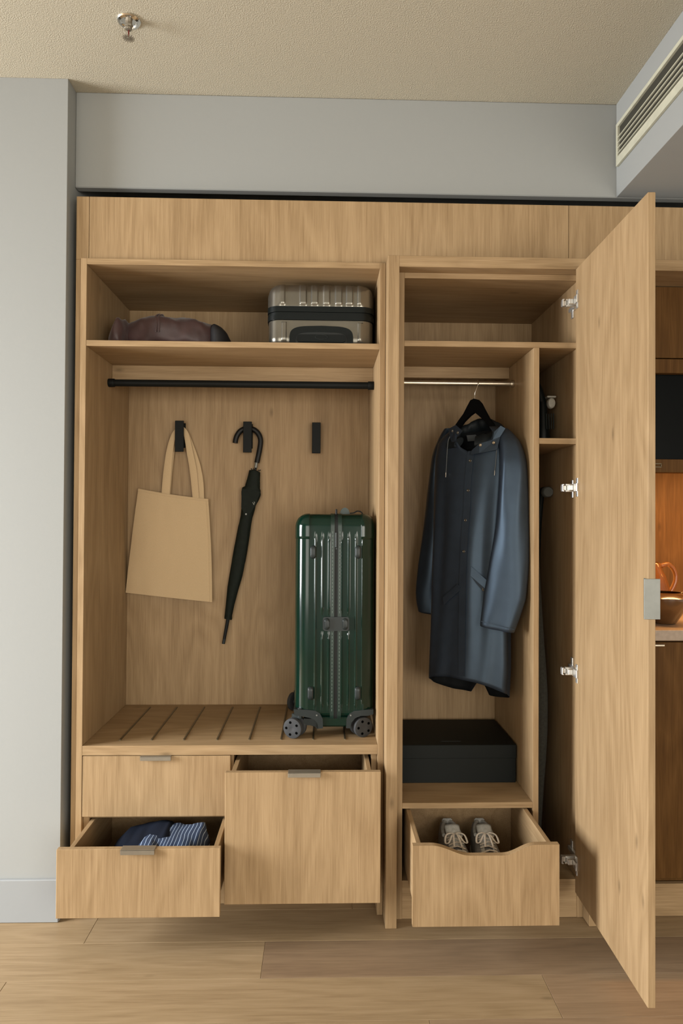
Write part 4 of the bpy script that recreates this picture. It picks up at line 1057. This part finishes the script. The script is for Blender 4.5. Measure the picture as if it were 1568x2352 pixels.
# ------------------------------------------------------------------ things in the narrow right-hand compartments
APG = plain('pale_grey_plastic', (0.34, 0.32, 0.27), 0.5)
ap = thing('garment_steamer', 'black handheld appliance with pale oval button in the upper cubby', 'appliance', (1.575, 0.17, 1.5982))
q = at(1267, 960, 0.12)
bw = []
for z, a_, b_ in ((1.5986, 0.030, 0.040), (1.606, 0.032, 0.042), (1.66, 0.026, 0.036), (1.70, 0.021, 0.030), (1.735, 0.019, 0.027), (1.752, 0.016, 0.022)):
    bw.append([Vector((1.5860+a_*math.cos(t), 0.170+b_*math.sin(t), z)) for t in [2*PI*k/28 for k in range(28)]])
bo = obj('appliance_body', loft(bw), BPL, ap, smooth=50)
oc = at(1268, 925, 0.128)
obj('oval_button', loft([[Vector((oc.x+0.0140*k*math.cos(t), 0.1500-h, oc.z+0.0190*k*math.sin(t))) for t in [2*PI*j/28 for j in range(28)]] for h, k in ((0.0, 1), (0.014, 1), (0.018, 0.85), (0.019, 0.4))]), APG, ap, bo, smooth=50)
pb = at(1268.5, 910, 0.13)
obj('neck_collar', box(pb.x-0.0165, pb.x+0.0165, 0.138, 0.200, pb.z-0.0035, pb.z+0.0035, 0.002), APG, ap, bo)
for k in range(4):
    a = at(1259+k*5.5, 948, 0.12); b = at(1257.5+k*5.2, 985, 0.12)
    obj('grip_rib', tube([Vector((a.x, 0.142, a.z)), Vector((b.x, 0.130, b.z))], 0.0022, 8), GUN, ap, bo, smooth=60)
noz = [Vector((1.586, 0.170, 1.745)), Vector((1.579, 0.175, 1.790)), Vector((1.566, 0.185, 1.830)), Vector((1.556, 0.20, 1.850))]
obj('nozzle', tube(smooth_path(noz), [0.018, 0.014, 0.017], 16), BPL, ap, bo, smooth=60)
rg = at(1246, 945, 0.16)
obj('cord_wheel', lathe([(0.012, -0.010), (0.026, -0.009), (0.028, -0.006), (0.028, 0.012), (0.010, 0.014)], Vector((1.5460, 0.22, rg.z)), 'y', 28), BPL, ap, smooth=40)
obj('wheel_trim', tube([Vector((1.5460+0.020*math.cos(t), 0.2098, rg.z+0.020*math.sin(t))) for t in [2*PI*k/32 for k in range(32)]], 0.0016, 6, closed=True), GUN, ap, smooth=60)
obj('cord_stand', box(1.522, 1.560, 0.150, 0.290, 1.5985, rg.z-0.020, 0.004), BPL, ap)
ib = thing('ironing_board', 'dark grey covered ironing board standing upright in the narrow compartment', 'ironing board', (1.55, 0.15, 0.1272))
edge = [(1236, 1190), (1240, 1230), (1243, 1290), (1249, 1390), (1255, 1480), (1260, 1540), (1263.5, 1600), (1263, 1680), (1259, 1750), (1254, 1810), (1250, 1870), (1248, 1905)]
BYb = 0.10
R_ = [at(u, v, BYb) for u, v in edge]
rings = []
for k, p in enumerate(R_):
    x0, x1 = 1.5175, max(p.x, 1.524); rw = (x1-x0)/2; cx_ = (x0+x1)/2
    rings.append([Vector((cx_+rw*math.copysign(abs(math.cos(t))**0.6, math.cos(t)), BYb+0.05+0.05*math.copysign(abs(math.sin(t))**0.6, math.sin(t)), p.z)) for t in [2*PI*j/24 for j in range(24)]])
rings.append([Vector((v.x, v.y, 0.1280)) for v in rings[-1]])
obj('padded_board', loft(rings), plain('charcoal_cotton', (0.035, 0.036, 0.030), 0.9, var=0.2, scale=120), ib, smooth=50)
fc = at(1258, 1130, 0.22)
lgp = [Vector((fc.x, 0.235, fc.z)), Vector((fc.x, 0.30, fc.z-0.02)), Vector((fc.x, 0.35, fc.z-0.35)), Vector((fc.x, 0.36, 0.1285))]
obj('folding_leg', tube(smooth_path(lgp), 0.011, 12), GUN, ib, smooth=60)
obj('rubber_foot', lathe([(0.017, 0.214), (0.020, 0.218), (0.020, 0.240), (0.012, 0.244)], Vector((fc.x, 0, fc.z)), 'y', 24), plain('grey_rubber_foot', (0.10, 0.105, 0.095), 0.7), ib, smooth=40)
